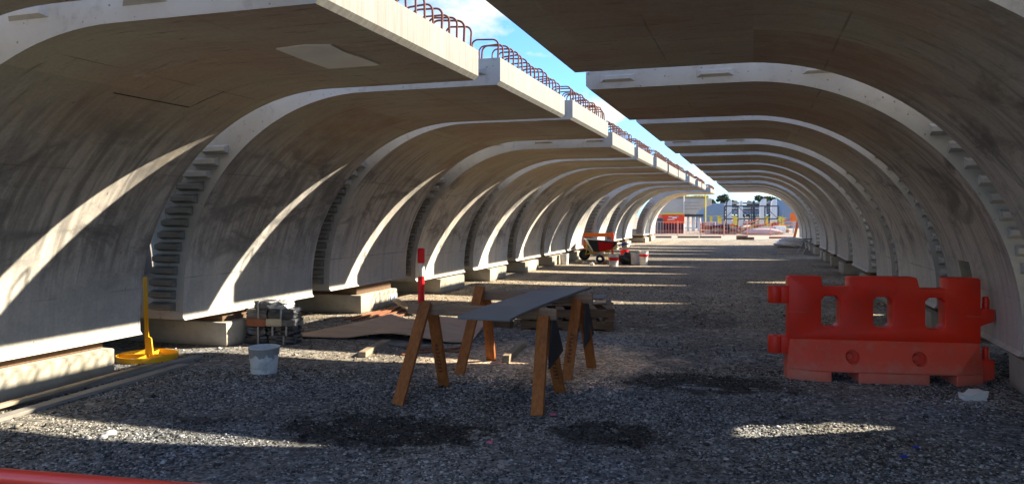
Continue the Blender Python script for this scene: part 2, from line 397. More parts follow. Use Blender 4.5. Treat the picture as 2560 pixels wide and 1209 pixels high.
def frame_from(a, b, up=Vector((0, 0, 1))):
    z = (Vector(b) - Vector(a)); L = z.length; z.normalize()
    x = up.cross(z)
    if x.length < 1e-4: x = Vector((1, 0, 0))
    x.normalize(); y = z.cross(x)
    m = Matrix((x, y, z)).transposed().to_4x4(); m.translation = Vector(a)
    return m, L
def bar(bm, a, b, wx, wy, up=Vector((0, 0, 1))):
    m, L = frame_from(a, b, up); return box(bm, -wx / 2, wx / 2, -wy / 2, wy / 2, 0, L, m)
def tube(bm, pts, r, n=8, cap=True):
    pts = [Vector(p) for p in pts]; rings = []; prev = None
    for i, p in enumerate(pts):
        d = (pts[min(i + 1, len(pts) - 1)] - pts[max(i - 1, 0)]).normalized()
        if prev is None:
            x = d.orthogonal().normalized()
        else: x = (prev - d * prev.dot(d)).normalized()
        prev = x; y = d.cross(x); rr = r[i] if isinstance(r, (list, tuple)) else r
        rings.append([bm.verts.new(p + (x * math.cos(2 * math.pi * k / n) + y * math.sin(2 * math.pi * k / n)) * rr) for k in range(n)])
    for a, b in zip(rings, rings[1:]):
        for k in range(n): bm.faces.new((a[k], a[(k + 1) % n], b[(k + 1) % n], b[k]))
    if cap: bm.faces.new(rings[0][::-1]); bm.faces.new(rings[-1])
    return bm
def lathe(bm, prof, n=24, c=(0, 0, 0), close=False):
    rings = []
    for r, z in prof:
        rings.append([bm.verts.new((c[0] + r * math.cos(2 * math.pi * k / n), c[1] + r * math.sin(2 * math.pi * k / n), c[2] + z)) for k in range(n)])
    for a, b in zip(rings, rings[1:]):
        for k in range(n): bm.faces.new((a[k], a[(k + 1) % n], b[(k + 1) % n], b[k]))
    if close: bm.faces.new(rings[0][::-1]); bm.faces.new(rings[-1])
    return bm
def prism(bm, poly, holes, y0, y1, mat=None):
    """polygon with holes in x,z extruded along y"""
    loops = [poly] + list(holes); V = [[], []]
    tri = bmesh.new(); allv = []; es = []
    for lp in loops:
        vs = [tri.verts.new((p[0], 0, p[1])) for p in lp]; allv += vs
        es += [tri.edges.new((vs[i], vs[(i + 1) % len(vs)])) for i in range(len(vs))]
    tri.verts.index_update()
    res = bmesh.ops.triangle_fill(tri, edges=es, use_beauty=True, use_dissolve=False)
    tri.verts.index_update()
    faces = [[v.index for v in f.verts] for f in tri.faces]; pts = [v.co.copy() for v in tri.verts]; tri.free()
    A = []; B = []
    for p in pts:
        for y, dst in ((y0, A), (y1, B)):
            q = Vector((p.x, y, p.z)); dst.append(bm.verts.new(mat @ q if mat else q))
    for f in faces: bm.faces.new([A[i] for i in f]); bm.faces.new([B[i] for i in f][::-1])
    o = 0
    for lp in loops:
        n = len(lp)
        for i in range(n): bm.faces.new((A[o + i], A[o + (i + 1) % n], B[o + (i + 1) % n], B[o + i]))
        o += n
    return bm
def boolean(o, cutter_bm):
    bmesh.ops.recalc_face_normals(cutter_bm, faces=cutter_bm.faces)
    me = bpy.data.meshes.new('cut'); cutter_bm.to_mesh(me); cutter_bm.free()
    c = bpy.data.objects.new('cut', me); COL.objects.link(c)
    m = o.modifiers.new('b', 'BOOLEAN'); m.object = c; m.operation = 'DIFFERENCE'; m.solver = 'EXACT'
    c.matrix_world = o.matrix_world.copy()
    bpy.context.view_layer.update(); c.matrix_world = o.matrix_world.copy(); bpy.context.view_layer.update()
    dg = bpy.context.evaluated_depsgraph_get(); new = bpy.data.meshes.new_from_object(o.evaluated_get(dg))
    o.modifiers.clear(); o.data = new
    bpy.data.objects.remove(c); bpy.data.meshes.remove(me)
def copy_tree(o, parent=None):
    c = o.copy(); COL.objects.link(c); c.parent = parent
    for ch in list(o.children): copy_tree(ch, c)
    return c
ORD = "first second third fourth fifth sixth seventh eighth ninth tenth eleventh twelfth thirteenth fourteenth".split()

# ================================================================ SETTING
bm = nb(); S = 1500
v = [bm.verts.new(p) for p in ((-S, -S, 0), (S, -S, 0), (S, S, 0), (-S, S, 0))]; bm.faces.new(v)
tag(done('ground', bm, M['ground'], smooth=0), 'dark crushed gravel ground of the storage yard', None, kind='structure')
bm = nb()
edge = [(-70, 47.6), (-9, 47.2), (-5.7, 47.5), (-3, 48.3), (-1, 48.6), (1, 49.5), (3, 49.9), (8, 50.6), (70, 51)]
top = [bm.verts.new((x, 150, 0.004)) for x, y in edge]; low = [bm.verts.new((x, y, 0.004)) for x, y in edge]
for i in range(len(edge) - 1): bm.faces.new((low[i], low[i + 1], top[i + 1], top[i]))
tag(done('concrete_yard', bm, M['yard'], smooth=0), 'pale sunlit concrete yard beyond the tunnel of girders', None, kind='structure')

# ---------------------------------------------------------------- girder segments
D0, RR, ZS, ZB, CEN, TOPZ = 1.42, 2.15, 2.70, 0.38, 5.12, 2.95
def section(tipz):
    half = [(0.0, 2.735, 2), (0.035, ZS, 0)]
    for d in (0.5, 1.0): half.append((d, ZS, 0))
    N = 34
    for i in range(N + 1):
        a = math.pi / 2 * i / N; half.append((D0 + RR * math.sin(a), ZS - RR + RR * math.cos(a), 0))
    half.append((D0 + RR, ZB + 0.035, 0)); half.append((D0 + RR - 0.03, ZB, 1))
    out = list(half)
    rest = [(2 * CEN - d, z) for d, z, m in half][::-1]
    mm = [m for d, z, m in half][::-1]
    for i, (d, z) in enumerate(rest): out.append((d, z, mm[i + 1] if i + 1 < len(mm) else 2))
    out.append((2 * CEN, tipz, 1)); out.append((2 * CEN - 1.2, TOPZ, 1)); out.append((1.2, TOPZ, 1)); out.append((0.0, tipz, 2))
    inn = []
    RI = RR + 0.38
    inn.append((D0 + RI, 0.64)); a1 = math.acos((2.52 - (ZS - RR)) / RI)
    for i in range(13):
        a = math.pi / 2 + (a1 - math.pi / 2) * i / 12; inn.append((D0 + RI * math.sin(a), ZS - RR + RI * math.cos(a)))
    inn.append((D0 + RI * math.sin(a1) + 0.16, 2.62))
    inn += [(2 * CEN - d, z) for d, z in inn[::-1]]
    return out, inn
def tri_cap(OUT, INN):
    t = bmesh.new(); es = []
    for lp in ([(d, z) for d, z, m in OUT], INN):
        vs = [t.verts.new((d, 0, z)) for d, z in lp]
        es += [t.edges.new((vs[i], vs[(i + 1) % len(vs)])) for i in range(len(vs))]
    t.verts.index_update(); bmesh.ops.triangle_fill(t, edges=es, use_beauty=True); t.verts.index_update()
    f = [[v.index for v in x.verts] for x in t.faces]; t.free(); return f
SEC = {}
for sd_, tz_ in ((-1, TOPZ), (1, 2.865)):
    o_, i_ = section(tz_); arc = [0.0]
    for (a, b) in zip(o_, o_[1:]): arc.append(arc[-1] + math.hypot(b[0] - a[0], b[1] - a[1]))
    SEC[sd_] = (o_, i_, tri_cap(o_, i_), arc, tz_)

def segment_mesh(side, length):
    OUT, INN, CAP, ARC, _ = SEC[side]; NO, NI = len(OUT), len(INN)
    bm = bmesh.new(); uvl = bm.loops.layers.uv.new('UVMap'); A = []; B = []
    for d, z in [(p[0], p[1]) for p in OUT] + INN:
        A.append(bm.verts.new((side * d, 0, z))); B.append(bm.verts.new((side * d, length, z)))
    for f in CAP:
        for vs in (A, B):
            fc = bm.faces.new([vs[i] for i in f]); fc.material_index = 1
    for i in range(NO):
        j = (i + 1) % NO; f = bm.faces.new((A[i], A[j], B[j], B[i])); f.material_index = OUT[i][2]
        u0, u1 = ARC[i], ARC[i + 1] if i + 1 < NO else ARC[i] + 1
        for l, (u, v) in zip(f.loops, ((u0, 0), (u1, 0), (u1, length), (u0, length))): l[uvl].uv = (u, v)
    for i in range(NI):
        j = (i + 1) % NI; f = bm.faces.new((A[NO + i], A[NO + j], B[NO + j], B[NO + i])); f.material_index = 1
    bmesh.ops.recalc_face_normals(bm, faces=bm.faces)
    me = bpy.data.meshes.new('girder_segment'); bm.to_mesh(me); bm.free()
    me.polygons.foreach_set('use_smooth', [True] * len(me.polygons)); me.set_sharp_from_angle(angle=R(25))
    return me
def key_mesh(w, h, p, tw, th):
    bm = nb(); a = [bm.verts.new(q) for q in ((-w/2, 0.01, -h/2), (w/2, 0.01, -h/2), (w/2, 0.01, h/2), (-w/2, 0.01, h/2))]
    b = [bm.verts.new(q) for q in ((-tw/2, -p, -th/2), (tw/2, -p, -th/2), (tw/2, -p, th/2), (-tw/2, -p, th/2))]
    bm.faces.new(a[::-1]); bm.faces.new(b)
    for i in range(4): bm.faces.new((a[i], a[(i+1) % 4], b[(i+1) % 4], b[i]))
    bmesh.ops.recalc_face_normals(bm, faces=bm.faces)
    me = bpy.data.meshes.new('shear_key'); bm.to_mesh(me); bm.free(); me.materials.append(M['cut']); return me
KEY_WEB = key_mesh(0.30, 0.100, 0.075, 0.295, 0.045)
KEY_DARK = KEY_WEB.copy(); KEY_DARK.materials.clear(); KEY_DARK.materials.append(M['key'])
KEY_BIG = key_mesh(0.33, 0.105, 0.060, 0.31, 0.040)
KEY_WING = key_mesh(0.35, 0.085, 0.035, 0.25, 0.030)
def loop_mesh(w, h, r=0.009):
    bm = nb(); pts = [(0, 0, -0.01)]; rb = 0.055
    for i in range(6):
        a = math.pi / 2 * i / 5; pts.append((rb - rb * math.cos(a), 0, h - rb + rb * math.sin(a)))
    for i in range(6):
        a = math.pi / 2 * i / 5; pts.append((w - rb + rb * math.sin(a), 0, h - rb + rb * math.cos(a)))
    pts.append((w, 0, -0.01)); tube(bm, pts, r, 6)
    bmesh.ops.recalc_face_normals(bm, faces=bm.faces)
    me = bpy.data.meshes.new('rebar_loop'); bm.to_mesh(me); bm.free(); me.materials.append(M['rebar']); return me
LOOP = loop_mesh(0.25, 0.190)
def web_d(z):
    z = max(z, ZS - RR); return D0 + math.sqrt(max(0, RR ** 2 - (z - ZS + RR) ** 2)) if z > ZS - RR else D0 + RR

def build_segment(side, idx, y0, y1, tip, dz, label, group):
    me = segment_mesh(side, y1 - y0)
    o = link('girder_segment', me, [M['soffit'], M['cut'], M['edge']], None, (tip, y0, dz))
    o.rotation_euler = (0, 0, random.uniform(-0.002, 0.002) if idx else 0)
    o['grime'] = 0.8 if (side < 0 and idx == 1) else (0.75 if (side < 0 and idx == 2) else (random.uniform(0.1, 0.6) if side < 0 else random.uniform(0.0, 0.3)))
    tag(o, label, 'bridge girder', group)
    z = 0.52
    while z < 2.28:
        zo = web_d(z); wi = D0 + math.sqrt(max(0.1, (RR + 0.38) ** 2 - (z - ZS + RR) ** 2))
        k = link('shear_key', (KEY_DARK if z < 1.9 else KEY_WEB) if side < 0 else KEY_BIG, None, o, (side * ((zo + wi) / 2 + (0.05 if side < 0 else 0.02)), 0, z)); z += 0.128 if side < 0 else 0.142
    for d in (0.30, 1.18, 2.08):
        link('shear_key', KEY_WING, None, o, (side * d, 0, (2.83 if side < 0 else 2.795) + (0.0 if d < 2 else -0.02)))
    n = int((y1 - y0 - 0.12) / 0.152); 
    for i in range(n + 1):
        l = link('rebar_loop', LOOP, None, o, (side * 0.045, 0.07 + i * (y1 - y0 - 0.14) / n, SEC[side][4]))
        l.scale = (side * random.uniform(.88, 1.1), 1, random.uniform(.9, 1.08))
        l.rotation_euler = (random.uniform(-0.05, 0.05), random.uniform(-.07, .07), random.choice((.12, .12, .3)) * random.uniform(-1, 1))
    return o
LSEG = [(0.75, 3.2, 2.66), (3.6, 6.06, 2.65), (6.65, 9.14, 2.71), (9.59, 12.12, 2.745), (12.5, 14.92, 2.64), (15.44, 17.86, 2.64), (18.53, 20.87, 2.665),
        (21.32, 23.87, 2.665), (24.15, 26.57, 2.68), (28.39, 31.12, 2.71), (32.81, 34.97, 2.725), (35.5, 37.97, 2.735), (41.9, 44.2, 2.74), (44.6, 47.0, 2.76)]
RSEG = [(0.6, 3.3, 2.74), (3.85, 6.55, 2.76), (7.06, 9.46, 2.69), (10.15, 12.62, 2.72), (13.35, 14.95, 2.70), (16.05, 18.5, 2.73), (19.55, 22.0, 2.76), (22.9, 24.86, 2.75),
        (25.75, 28.2, 2.75), (30.4, 32.6, 2.75), (33.5, 35.6, 2.75), (36.5, 38.6, 2.75), (39.5, 42.0, 2.74)]
LG, RG = 'girder segments in the row with rebar loops', 'girder segments in the row behind the red barrier'
LO, RO = [], []
for i, (a, b, zt) in enumerate(LSEG):
    lab = ('concrete girder segment directly overhead, only its far edge in the top corner' if i == 0 else
           f'{ORD[i-1]} concrete girder segment from the camera in the row with exposed rebar loops')
    LO.append(build_segment(-1, i, a, b, -2.23 + (0.03 if i in (12, 13) else 0), zt - 2.70, lab, LG))
for i, (a, b, zt) in enumerate(RSEG):
    lab = ('concrete girder segment behind the camera, beside the first overhead one' if i == 0 else
           f'{ORD[i-1]} concrete girder segment from the camera in the row behind the red barrier')
    RO.append(build_segment(1, i, a, b, -1.52 + 0.006 * ((a + b) / 2 - 7), zt - 2.70, lab, RG))
# access openings: hole in the deck of two segments, blocked-out pocket in one web
for o, (xa, xb, ya, yb) in ((RO[2], (5.45, 7.0, 0.75, 1.62)), (RO[6], (5.45, 7.0, 0.85, 1.7))):
    boolean(o, box(nb(), xa, xb, ya, yb, 2.4, 3.2))
boolean(RO[2], box(nb(), 3.2, 4.3, 1.36, 1.78, 0.62, 1.06))
# repair patch and painted edge shadow of the form joints on the nearest soffit
o = LO[1]
def soffit_sheet(name, poly, z, th, mat, parent):
    bm = nb(); a = [bm.verts.new((x, y, z)) for x, y in poly]; b = [bm.verts.new((x, y, z - th)) for x, y in poly]
    bm.faces.new(a[::-1]); bm.faces.new(b)
    for i in range(len(poly)): bm.faces.new((a[i], a[(i + 1) % len(poly)], b[(i + 1) % len(poly)], b[i]))
    return done(name, bm, mat, parent, smooth=0)
def on_plane(px, py, z, org):
    p = gz(px, py, z); return (p.x - org[0], p.y - org[1])
def gz_up(px, py, z):
    d = F * (EYE - z) / (py - HZ); l = (px - 1280) / F * d
    return l * CS - d * SN, l * SN + d * CS
zt = 2.65
pp = [gz_up(px, py, zt) for px, py in ((690, 120), (760, 111), (828, 110), (862, 128), (905, 142), (950, 160), (880, 165), (822, 169), (760, 148))]
patch = soffit_sheet('steel_patch', [(x + 2.23, y - 3.6) for x, y in pp], 2.6995, 0.010, M['patch'], o)
patch['label'] = 'pale smooth patch on the dark soffit'
def soffit_hit(px, py, tip, dz):
    """where a sight line meets the curved underside of a segment of the loop row"""
    u = (px - 1280) / F; w = (HZ - py) / F
    for k in range(4000):
        d = 1.5 + k * 0.003; l = u * d; x = l * CS - d * SN; y = l * SN + d * CS; z = EYE + w * d
        q = tip - x
        zs = ZS + dz if q <= D0 else (ZS + dz - RR + math.sqrt(RR ** 2 - (q - D0) ** 2) if q < D0 + RR else 0)
        if z >= zs: return Vector((x, y, z))
def joint(pts, w, nm='form_joint_shadow'):
    hp = [soffit_hit(px, py, -2.23, -0.05) - Vector((-2.23, 3.6, -0.05)) for px, py in pts]
    bm = nb()
    for a, b in zip(hp, hp[1:]): bar(bm, a, b, w, w)
    done(nm, bm, M['ink_and_shade'], o, smooth=0)  # black bars stand in for the shadow along the panel edge
lerp = lambda a, b, n: [(a[0] + (b[0] - a[0]) * k / n, a[1] + (b[1] - a[1]) * k / n) for k in range(n + 1)]
joint(lerp((283, 232), (472, 268), 12), 0.009)
joint(lerp((474, 267), (560, 228), 8), 0.005)

# ---------------------------------------------------------------- concrete blocks and packers under the girders
def block(loc, sx, sy, h, label, group, rz=0.0, bev=0.018):
    bm = nb(); box(bm, -sx, 0, 0, sy, 0, h) if loc[0] < 0 else box(bm, 0, sx, 0, sy, 0, h)
    for v in bm.verts: v.co += Vector((random.uniform(-.008, .008), random.uniform(-.01, .01), random.uniform(-.006, .002) if v.co.z > 0.1 else 0))
    o = done('concrete_block', bm, M['block'], None, loc, (0, 0, rz), bevel=bev, seg=2)
    return tag(o, label, 'concrete block', group)
def packer(loc, sx, sy, h, label):
    bm = nb(); box(bm, -sx, 0, 0, sy, 0, h) if loc[0] < 0 else box(bm, 0, sx, 0, sy, 0, h)
    return tag(done('timber_packer', bm, M['brownwood'], None, loc, bevel=0.006), label, 'timber packer', 'timber packers on the bearer blocks')
LB = [(3.3, 5.72), (7.29, 8.52), (10.40, 11.66), (13.5, 14.8), (16.42, 17.6), (19.2, 20.5), (22.0, 23.3), (24.9, 26.1), (29.2, 30.5), (33.3, 34.6), (36.1, 37.4), (42.5, 43.8), (45.2, 46.4)]
BG = 'concrete bearer blocks under the girders'
for i, (a, b) in enumerate(LB):
    zb = ZB + LSEG[i + 1][2] - 2.70
    h = 0.255 if i == 0 else 0.285
    xf = -5.74 if i else -5.76
    nm = f'{ORD[i]} girder of the loop row'
    if i == 2:
        b3 = block((xf, a, 0), 2.9, 0.625, h, f'nearer of two end to end concrete blocks under the {nm}', BG)
        b4 = block((xf, a + 0.63, 0), 2.9, 0.63, h, f'farther concrete block with blue writing under the {nm}', BG)
    else:
        block((xf, a, 0), 2.9, b - a, h, f'concrete bearer block under the {nm}', BG)
    packer((xf - 0.10, a + 0.05, h), 2.6, b - a - 0.1, zb - h, f'dark timber packer between the block and the {nm}')
# blue inscription on the far block
lb = nb(); box(lb, -0.001, 0.004, 0.30, 0.60, 0.06, 0.20)
pl = done('label_plate', lb, M['labelwhite'], b4, (0.004, 0, 0), smooth=0)
fc = bpy.data.curves.new('inscription', 'FONT'); fc.body = "UA2"; fc.size = 0.13; fc.extrude = 0.001
fo = bpy.data.objects.new('inscription_curve', fc); COL.objects.link(fo); bpy.context.view_layer.update()
tm = bpy.data.meshes.new_from_object(fo.evaluated_get(bpy.context.evaluated_depsgraph_get())); bpy.data.objects.remove(fo)
tm.materials.clear(); tx = link('inscription', tm, M['ink'])
tx.parent = pl; tx.location = (0.006, 0.34, 0.085); tx.rotation_euler = (R(90), 0, R(90))
RB = [(6.4, 7.74), (10.6, 11.9), (13.4, 14.6), (16.5, 17.7), (20.9, 22.0), (24.2, 24.8), (26.4, 27.4), (28.0, 28.6), (31.2, 32.4), (34.0, 35.2), (37.0, 38.2), (40.0, 41.2)]
RI = [2, 3, 4, 5, 6, 7, 8, 8, 9, 10, 11, 12]
for k, ((a, b), i) in enumerate(zip(RB, RI)):
    x = -1.52 + 0.006 * ((a + b) / 2 - 7) + D0 + RR + (0.10 if k == 0 else 0.03)
    zb = ZB + RSEG[i][2] - 2.70; h = 0.30
    sfx = {6: 'near ', 7: 'far '}.get(k, '')
    nm = f'{ORD[i-1]} girder behind the red barrier'
    block((x, a, 0), 2.9, b - a, h, f'{sfx}concrete bearer block under the {nm}', BG)
    packer((x + 0.06, a + 0.04, h), 2.6, b - a - 0.08, zb - h, f'dark timber packer on the {sfx}block below the {nm}')

# ================================================================ OBJECTS
# ---------------------------------------------------------------- big red water filled barrier
def red_barrier():
    root = empty('plastic_barrier', (1.105, 7.67, 0), R(8), 'red plastic barrier with three oval windows standing on the gravel', 'barrier')
    bm = nb()
    def oval(x0, x1, z0, z1, c=0.035):
        return [(x0, z0 + c), (x0 + c, z0), (x1 - c, z0), (x1, z0 + c), (x1, z1 - c), (x1 - c, z1), (x0 + c, z1), (x0, z1 - c)]
    poly = [(-.855, .365), (.855, .365), (.855, .93), (.835, .945), (.575, .945), (.555, .93), (.555, .845), (.325, .845), (.305, .93), (.29, .945), (-.285, .945), (-.30, .93),
            (-.30, .85), (-.545, .85), (-.55, .935), (-.57, .945), (-.835, .945), (-.855, .93)]
    prism(bm, poly, [oval(-.555, -.385, .48, .765), oval(-.085, .085, .48, .765), oval(.375, .545, .48, .765)], -.085, .085)
    done('upper_body', bm, M['red'], root, bevel=0.014, seg=2, smooth=40)
    bm = nb(); T = [(-.845, -.09), (.845, -.09), (.845, .09), (-.845, .09)]
    Bt = [(-.62, -.205), (.62, -.205), (.875, -.09), (.875, .09), (.62, .205), (-.62, .205), (-.875, .09), (-.875, -.09)]
    t = [bm.verts.new((x, y, .368)) for x, y in T]; b = [bm.verts.new((x, y, .115)) for x, y in Bt]; l = [bm.verts.new((x, y, .092)) for x, y in Bt]
    bm.faces.new(t); bm.faces.new((t[0], b[0], b[1], t[1])); bm.faces.new((t[1], b[1], b[2])); bm.faces.new((t[1], b[2], b[3], t[2])); bm.faces.new((t[2], b[3], b[4]))
    bm.faces.new((t[2], b[4], b[5], t[3])); bm.faces.new((t[3], b[5], b[6])); bm.faces.new((t[3], b[6], b[7], t[0])); bm.faces.new((t[0], b[7], b[0]))
    for i in range(8): bm.faces.new((b[i], l[i], l[(i + 1) % 8], b[(i + 1) % 8]))
    bm.faces.new(l[::-1])
    low = done('lower_body', bm, M['dustred'], root, bevel=0.010, seg=2, smooth=25)
    for x in (-.29, .30):
        c = nb(); m = Matrix.Translation((x, -.30, .225)) @ Matrix.Rotation(R(-90), 4, 'X')
        lathe(c, [(0.064, 0), (0.064, .225)], 20, close=True); c.transform(m); boolean(low, c)
        p = nb(); lathe(p, [(0.0, 0), (0.028, 0), (0.034, 0.012), (0.036, 0.07)], 16, close=False); p.transform(Matrix.Translation((x - .018, -.105, .222)) @ Matrix.Rotation(R(-90), 4, 'X'))
        done('drain_plug', p, M['dustred'], root)
    for pts in ([(-.872, -.088), (-.62, -.202), (-.49, -.202), (-.49, .202), (-.62, .202), (-.872, .088)], [(-.25, -.202), (.37, -.202), (.37, .202), (-.25, .202)],
                [(.60, -.202), (.62, -.202), (.872, -.088), (.872, .088), (.62, .202), (.60, .202)]):
        p = nb(); a = [p.verts.new((x, y, .094)) for x, y in pts]; b = [p.verts.new((x * 1.0, y, 0.0)) for x, y in pts]
        p.faces.new(a); p.faces.new(b[::-1])
        for i in range(len(pts)): p.faces.new((a[i], b[i], b[(i + 1) % len(pts)], a[(i + 1) % len(pts)]))
        done('foot', p, M['dustred'], root, bevel=0.006)
    for z0, z1 in ((.69, .845), (.225, .385)):                        # eyes of the left end
        p = nb(); lathe(p, [(.026, z0), (.072, z0), (.072, z1), (.026, z1), (.026, z0)], 24, (-.965, 0, 0)); box(p, -.92, -.84, -.07, .07, z0, z1)
        done('hinge_lug', p, M['red'], root, bevel=0.004)
    for z0, z1, zp in ((.56, .665, .775), (.05, .215, .325)):          # pins of the right end
        p = nb(); prism(p, [(.84, z0 - .06), (.90, z0 - .03), (.985, z0), (.985, z1), (.84, z1)], [], -.06, .06)
        h = done('hinge_lug', p, M['red'], root, bevel=0.010)
        q = nb(); lathe(q, [(.030, z1 - .01), (.030, zp - .02), (.024, zp), (0, zp)], 16, (.93, 0, 0)); done('pin', q, M['red'], h)
    p = nb()
    box(p, -.855, -.70, -.0875, -.084, .612, .618); box(p, .72, .855, -.0875, -.084, .602, .608); done('mould_line', p, M['dustred'], root, smooth=0)
    root.scale = (.955, 1, 1)
    return root
red_barrier()

# ---------------------------------------------------------------- near pedestrian barrier, only its top rail shows
def ped_barrier(loc, rz, L, H, label, mat, n=12, r=0.018, group=None):
    root = empty('pedestrian_barrier', loc, rz, label, 'barrier', group)
    def part(name, pts, rr, k=10):
        p = nb(); tube(p, pts, rr, k); return done(name, p, mat, root, smooth=60)
    part('top_rail', [(-L/2, 0, H), (L/2, 0, H)], r, 14); part('bottom_rail', [(-L/2, 0, .18), (L/2, 0, .18)], r)
    for x in (-L/2, L/2): part('post', [(x, 0, 0.03), (x, 0, H)], r)
    for i in range(n): 
        x = -L/2 + L * (i + 1) / (n + 1); part('picket', [(x, 0, .18), (x, 0, H)], r * .45, 6)
    for x in (-L/2 + .15, L/2 - .15): part('foot', [(x, -.3, 0.015), (x, -.02, .16), (x, .02, .16), (x, .3, 0.015)], r * .8)
    return root
a0 = at(0, 1.652, 1176); a1 = at(480, 1.56, 1213); dr = (a1 - a0); rz = math.atan2(dr.y, dr.x)
cc = a0 - Vector((math.cos(rz), math.sin(rz), 0)) * 0.25
ped_barrier((cc.x, cc.y, 0), rz, 2.2, a0.z - 0.012, 'red tubular barrier rail crossing the bottom corner nearest the camera', M['rail'])

# ---------------------------------------------------------------- sawhorses
def sawhorse(yb, x0, x1, feet, gus, label, marks=()):
    root = empty('sawhorse', ((x0 + x1) / 2, yb, 0), 0, label, 'sawhorse', 'timber sawhorses carrying the grey board')
    ox, oy = (x0 + x1) / 2, yb
    p = nb(); box(p, x0 - ox, x1 - ox, -.0225, .0225, .668, .758); done('beam', p, M['beam'], root, bevel=0.004)
    for ni, (xt, fx, fy, s, top) in enumerate(feet):
        p = nb(); a = Vector((fx - ox, fy - oy, 0)); b = Vector((xt - ox, s * 0.047, top))
        bar(p, a, b, 0.095, 0.045, up=Vector((0, 1, 0)).cross((b - a).normalized()).cross(Vector((0, 0, 1))) if False else Vector((0, s, 0)))
        # rotate section so that the wide face looks along y: frame x is up x dir
        for v in p.verts: 
            if v.co.z < 0.012: v.co.z = max(0.0, v.co.z * 0)
        leg = done('leg', p, M['timber'], root, bevel=0.004)
        if ni in marks:
            m4, L4 = frame_from(a, b, Vector((0, s, 0))); yy = .0232 if s < 0 else -.0232; q = nb(); rm = random.Random(ni + int(yb * 10))
            for k in range(8):
                z0 = .16 + k * .036; box(q, -.017, .017, yy - .0006, yy + .0006, z0, z0 + .006, m4)
                for xx in rm.sample((-.015, 0, .013), 2): box(q, xx, xx + .005, yy - .0006, yy + .0006, z0 + .006, z0 + rm.choice((.016, .024)), m4)
            done('stamped_marks', q, M['ink_and_shade'], leg, smooth=0)
    for gx, yl, yr, zl in gus:
        p = nb(); prism(p, [(-.05, .665), (.07, .665), (yr + .10, zl + .03), (yl + .02, zl - .04)], [], -.006, .006, Matrix.Translation((gx - ox, 0, 0)) @ Matrix.Rotation(R(90), 4, 'Z'))
        done('gusset', p, M['blacksheet'], root, smooth=0)
    return root
s1 = sawhorse(5.90, -2.80, -1.50, [(-2.62, -2.69, 5.47, -1, .775), (-2.60, -2.60, 6.20, 1, .70), (-1.60, -1.55, 5.50, -1, .70), (-1.60, -1.57, 6.28, 1, .70)],
              [(-1.53, -.16, .22, .34)], 'nearer timber sawhorse with orange legs under the grey board', (1, 3))
s2 = sawhorse(7.12, -2.66, -1.46, [(-2.58, -2.66, 6.72, -1, .80), (-2.56, -2.60, 7.46, 1, .74), (-1.60, -1.63, 6.78, -1, .70), (-1.58, -1.53, 7.41, 1, .70)],
              [(-1.52, -.13, .24, .30)], 'farther timber sawhorse with a black gusset plate under the grey board', (2,))
# board lying across both
bm = nb(); box(bm, -.205, .205, -1.26, 1.26, 0, .022)
bmesh.ops.subdivide_edges(bm, edges=[e for e in bm.edges if e.calc_length() > 2], cuts=12)
for v in bm.verts: v.co.z += .012 * (1 if abs(v.co.y) < .6 else 0) * 0 - .028 * max(0, abs(v.co.y) - .62) ** 1.5
b = done('board', bm, M['greyboard'], None, (-1.83, 6.44, .759), (0, R(0), R(-1.6)), bevel=.003)
tag(b, 'long grey board lying across the two orange legged sawhorses', 'board')

# ---------------------------------------------------------------- bollard
p = gz(1053, 757); rt = empty('bollard_post', p, 0, 'red and white traffic post standing by the concrete blocks', 'bollard')
for z0, z1, m, nm in ((0, .46, 'postred', 'lower_sleeve'), (.46, .69, 'white', 'white_band'), (.69, .945, 'postred', 'upper_sleeve')):
    q = nb(); r0 = .058; lathe(q, [(r0, z0), (r0, z1 - .004)] if z1 < .9 else [(r0 + .004, z0), (r0 + .004, z1 - .02), (r0 - .01, z1), (0, z1)], 24); done(nm, q, M[m], rt)

# ---------------------------------------------------------------- buckets
def bucket(loc, r, h, label, mat='bucket', red=0.0, fill='slurry', handle=True, rz=0, group='plastic buckets on the gravel'):
    root = empty('bucket', loc, rz, label, 'bucket', group)
    p = nb(); lathe(p, [(0, 0), (r * .84, 0), (r * .86, .012), (r * .96, h * .80), (r * .99, h * .80), (r * .99, h * .84), (r * .965, h * .85), (r, h * .97), (r * 1.04, h * .97), (r * 1.04, h), (r * .95, h), (r * .92, h * .8)], 32)
    done('shell', p, M[mat], root, smooth=40)
    p = nb(); lathe(p, [(0, h * .86), (r * .5, h * .87), (r * .95, h * .82)], 24); done('contents', p, M[fill], root)
    if mat == 'bucket' and red == 0 and h < .3:
        p = nb(); n = 40
        up = [p.verts.new(((r * 1.0 + .003) * math.cos(2 * math.pi * k / n), (r * 1.0 + .003) * math.sin(2 * math.pi * k / n), h * .95)) for k in range(n)]
        dn = [p.verts.new(((r * .97 + .003) * math.cos(2 * math.pi * k / n), (r * .97 + .003) * math.sin(2 * math.pi * k / n), h * (.66 + .07 * math.sin(k * 1.3) + .05 * math.sin(k * 2.9 + 1)))) for k in range(n)]
        for k in range(n): p.faces.new((up[k], up[(k + 1) % n], dn[(k + 1) % n], dn[k]))
        done('cement_crust', p, M['slurry'], root)
    if red:
        p = nb()
        lathe(p, [(r * .985, h * (1 - red) - .0), (r * 1.01, h * .79)], 32); done('red_band', p, M['postred'], root)
    if handle:
        p = nb(); tube(p, [(r * 1.05 * math.cos(a), -r * .12 - r * .95 * math.sin(a) * .35 - r * .0, h * .8 - r * 1.0 * math.sin(a)) for a in [math.pi * i / 14 for i in range(15)]], .0025, 5)
        for v in p.verts: v.co.y = -math.sqrt(max((r * 1.0) ** 2 - min(v.co.x ** 2, r * r), 0)) - 0.004 + (v.co.y * 0)
        done('wire_handle', p, M['steel'], root)
    return root
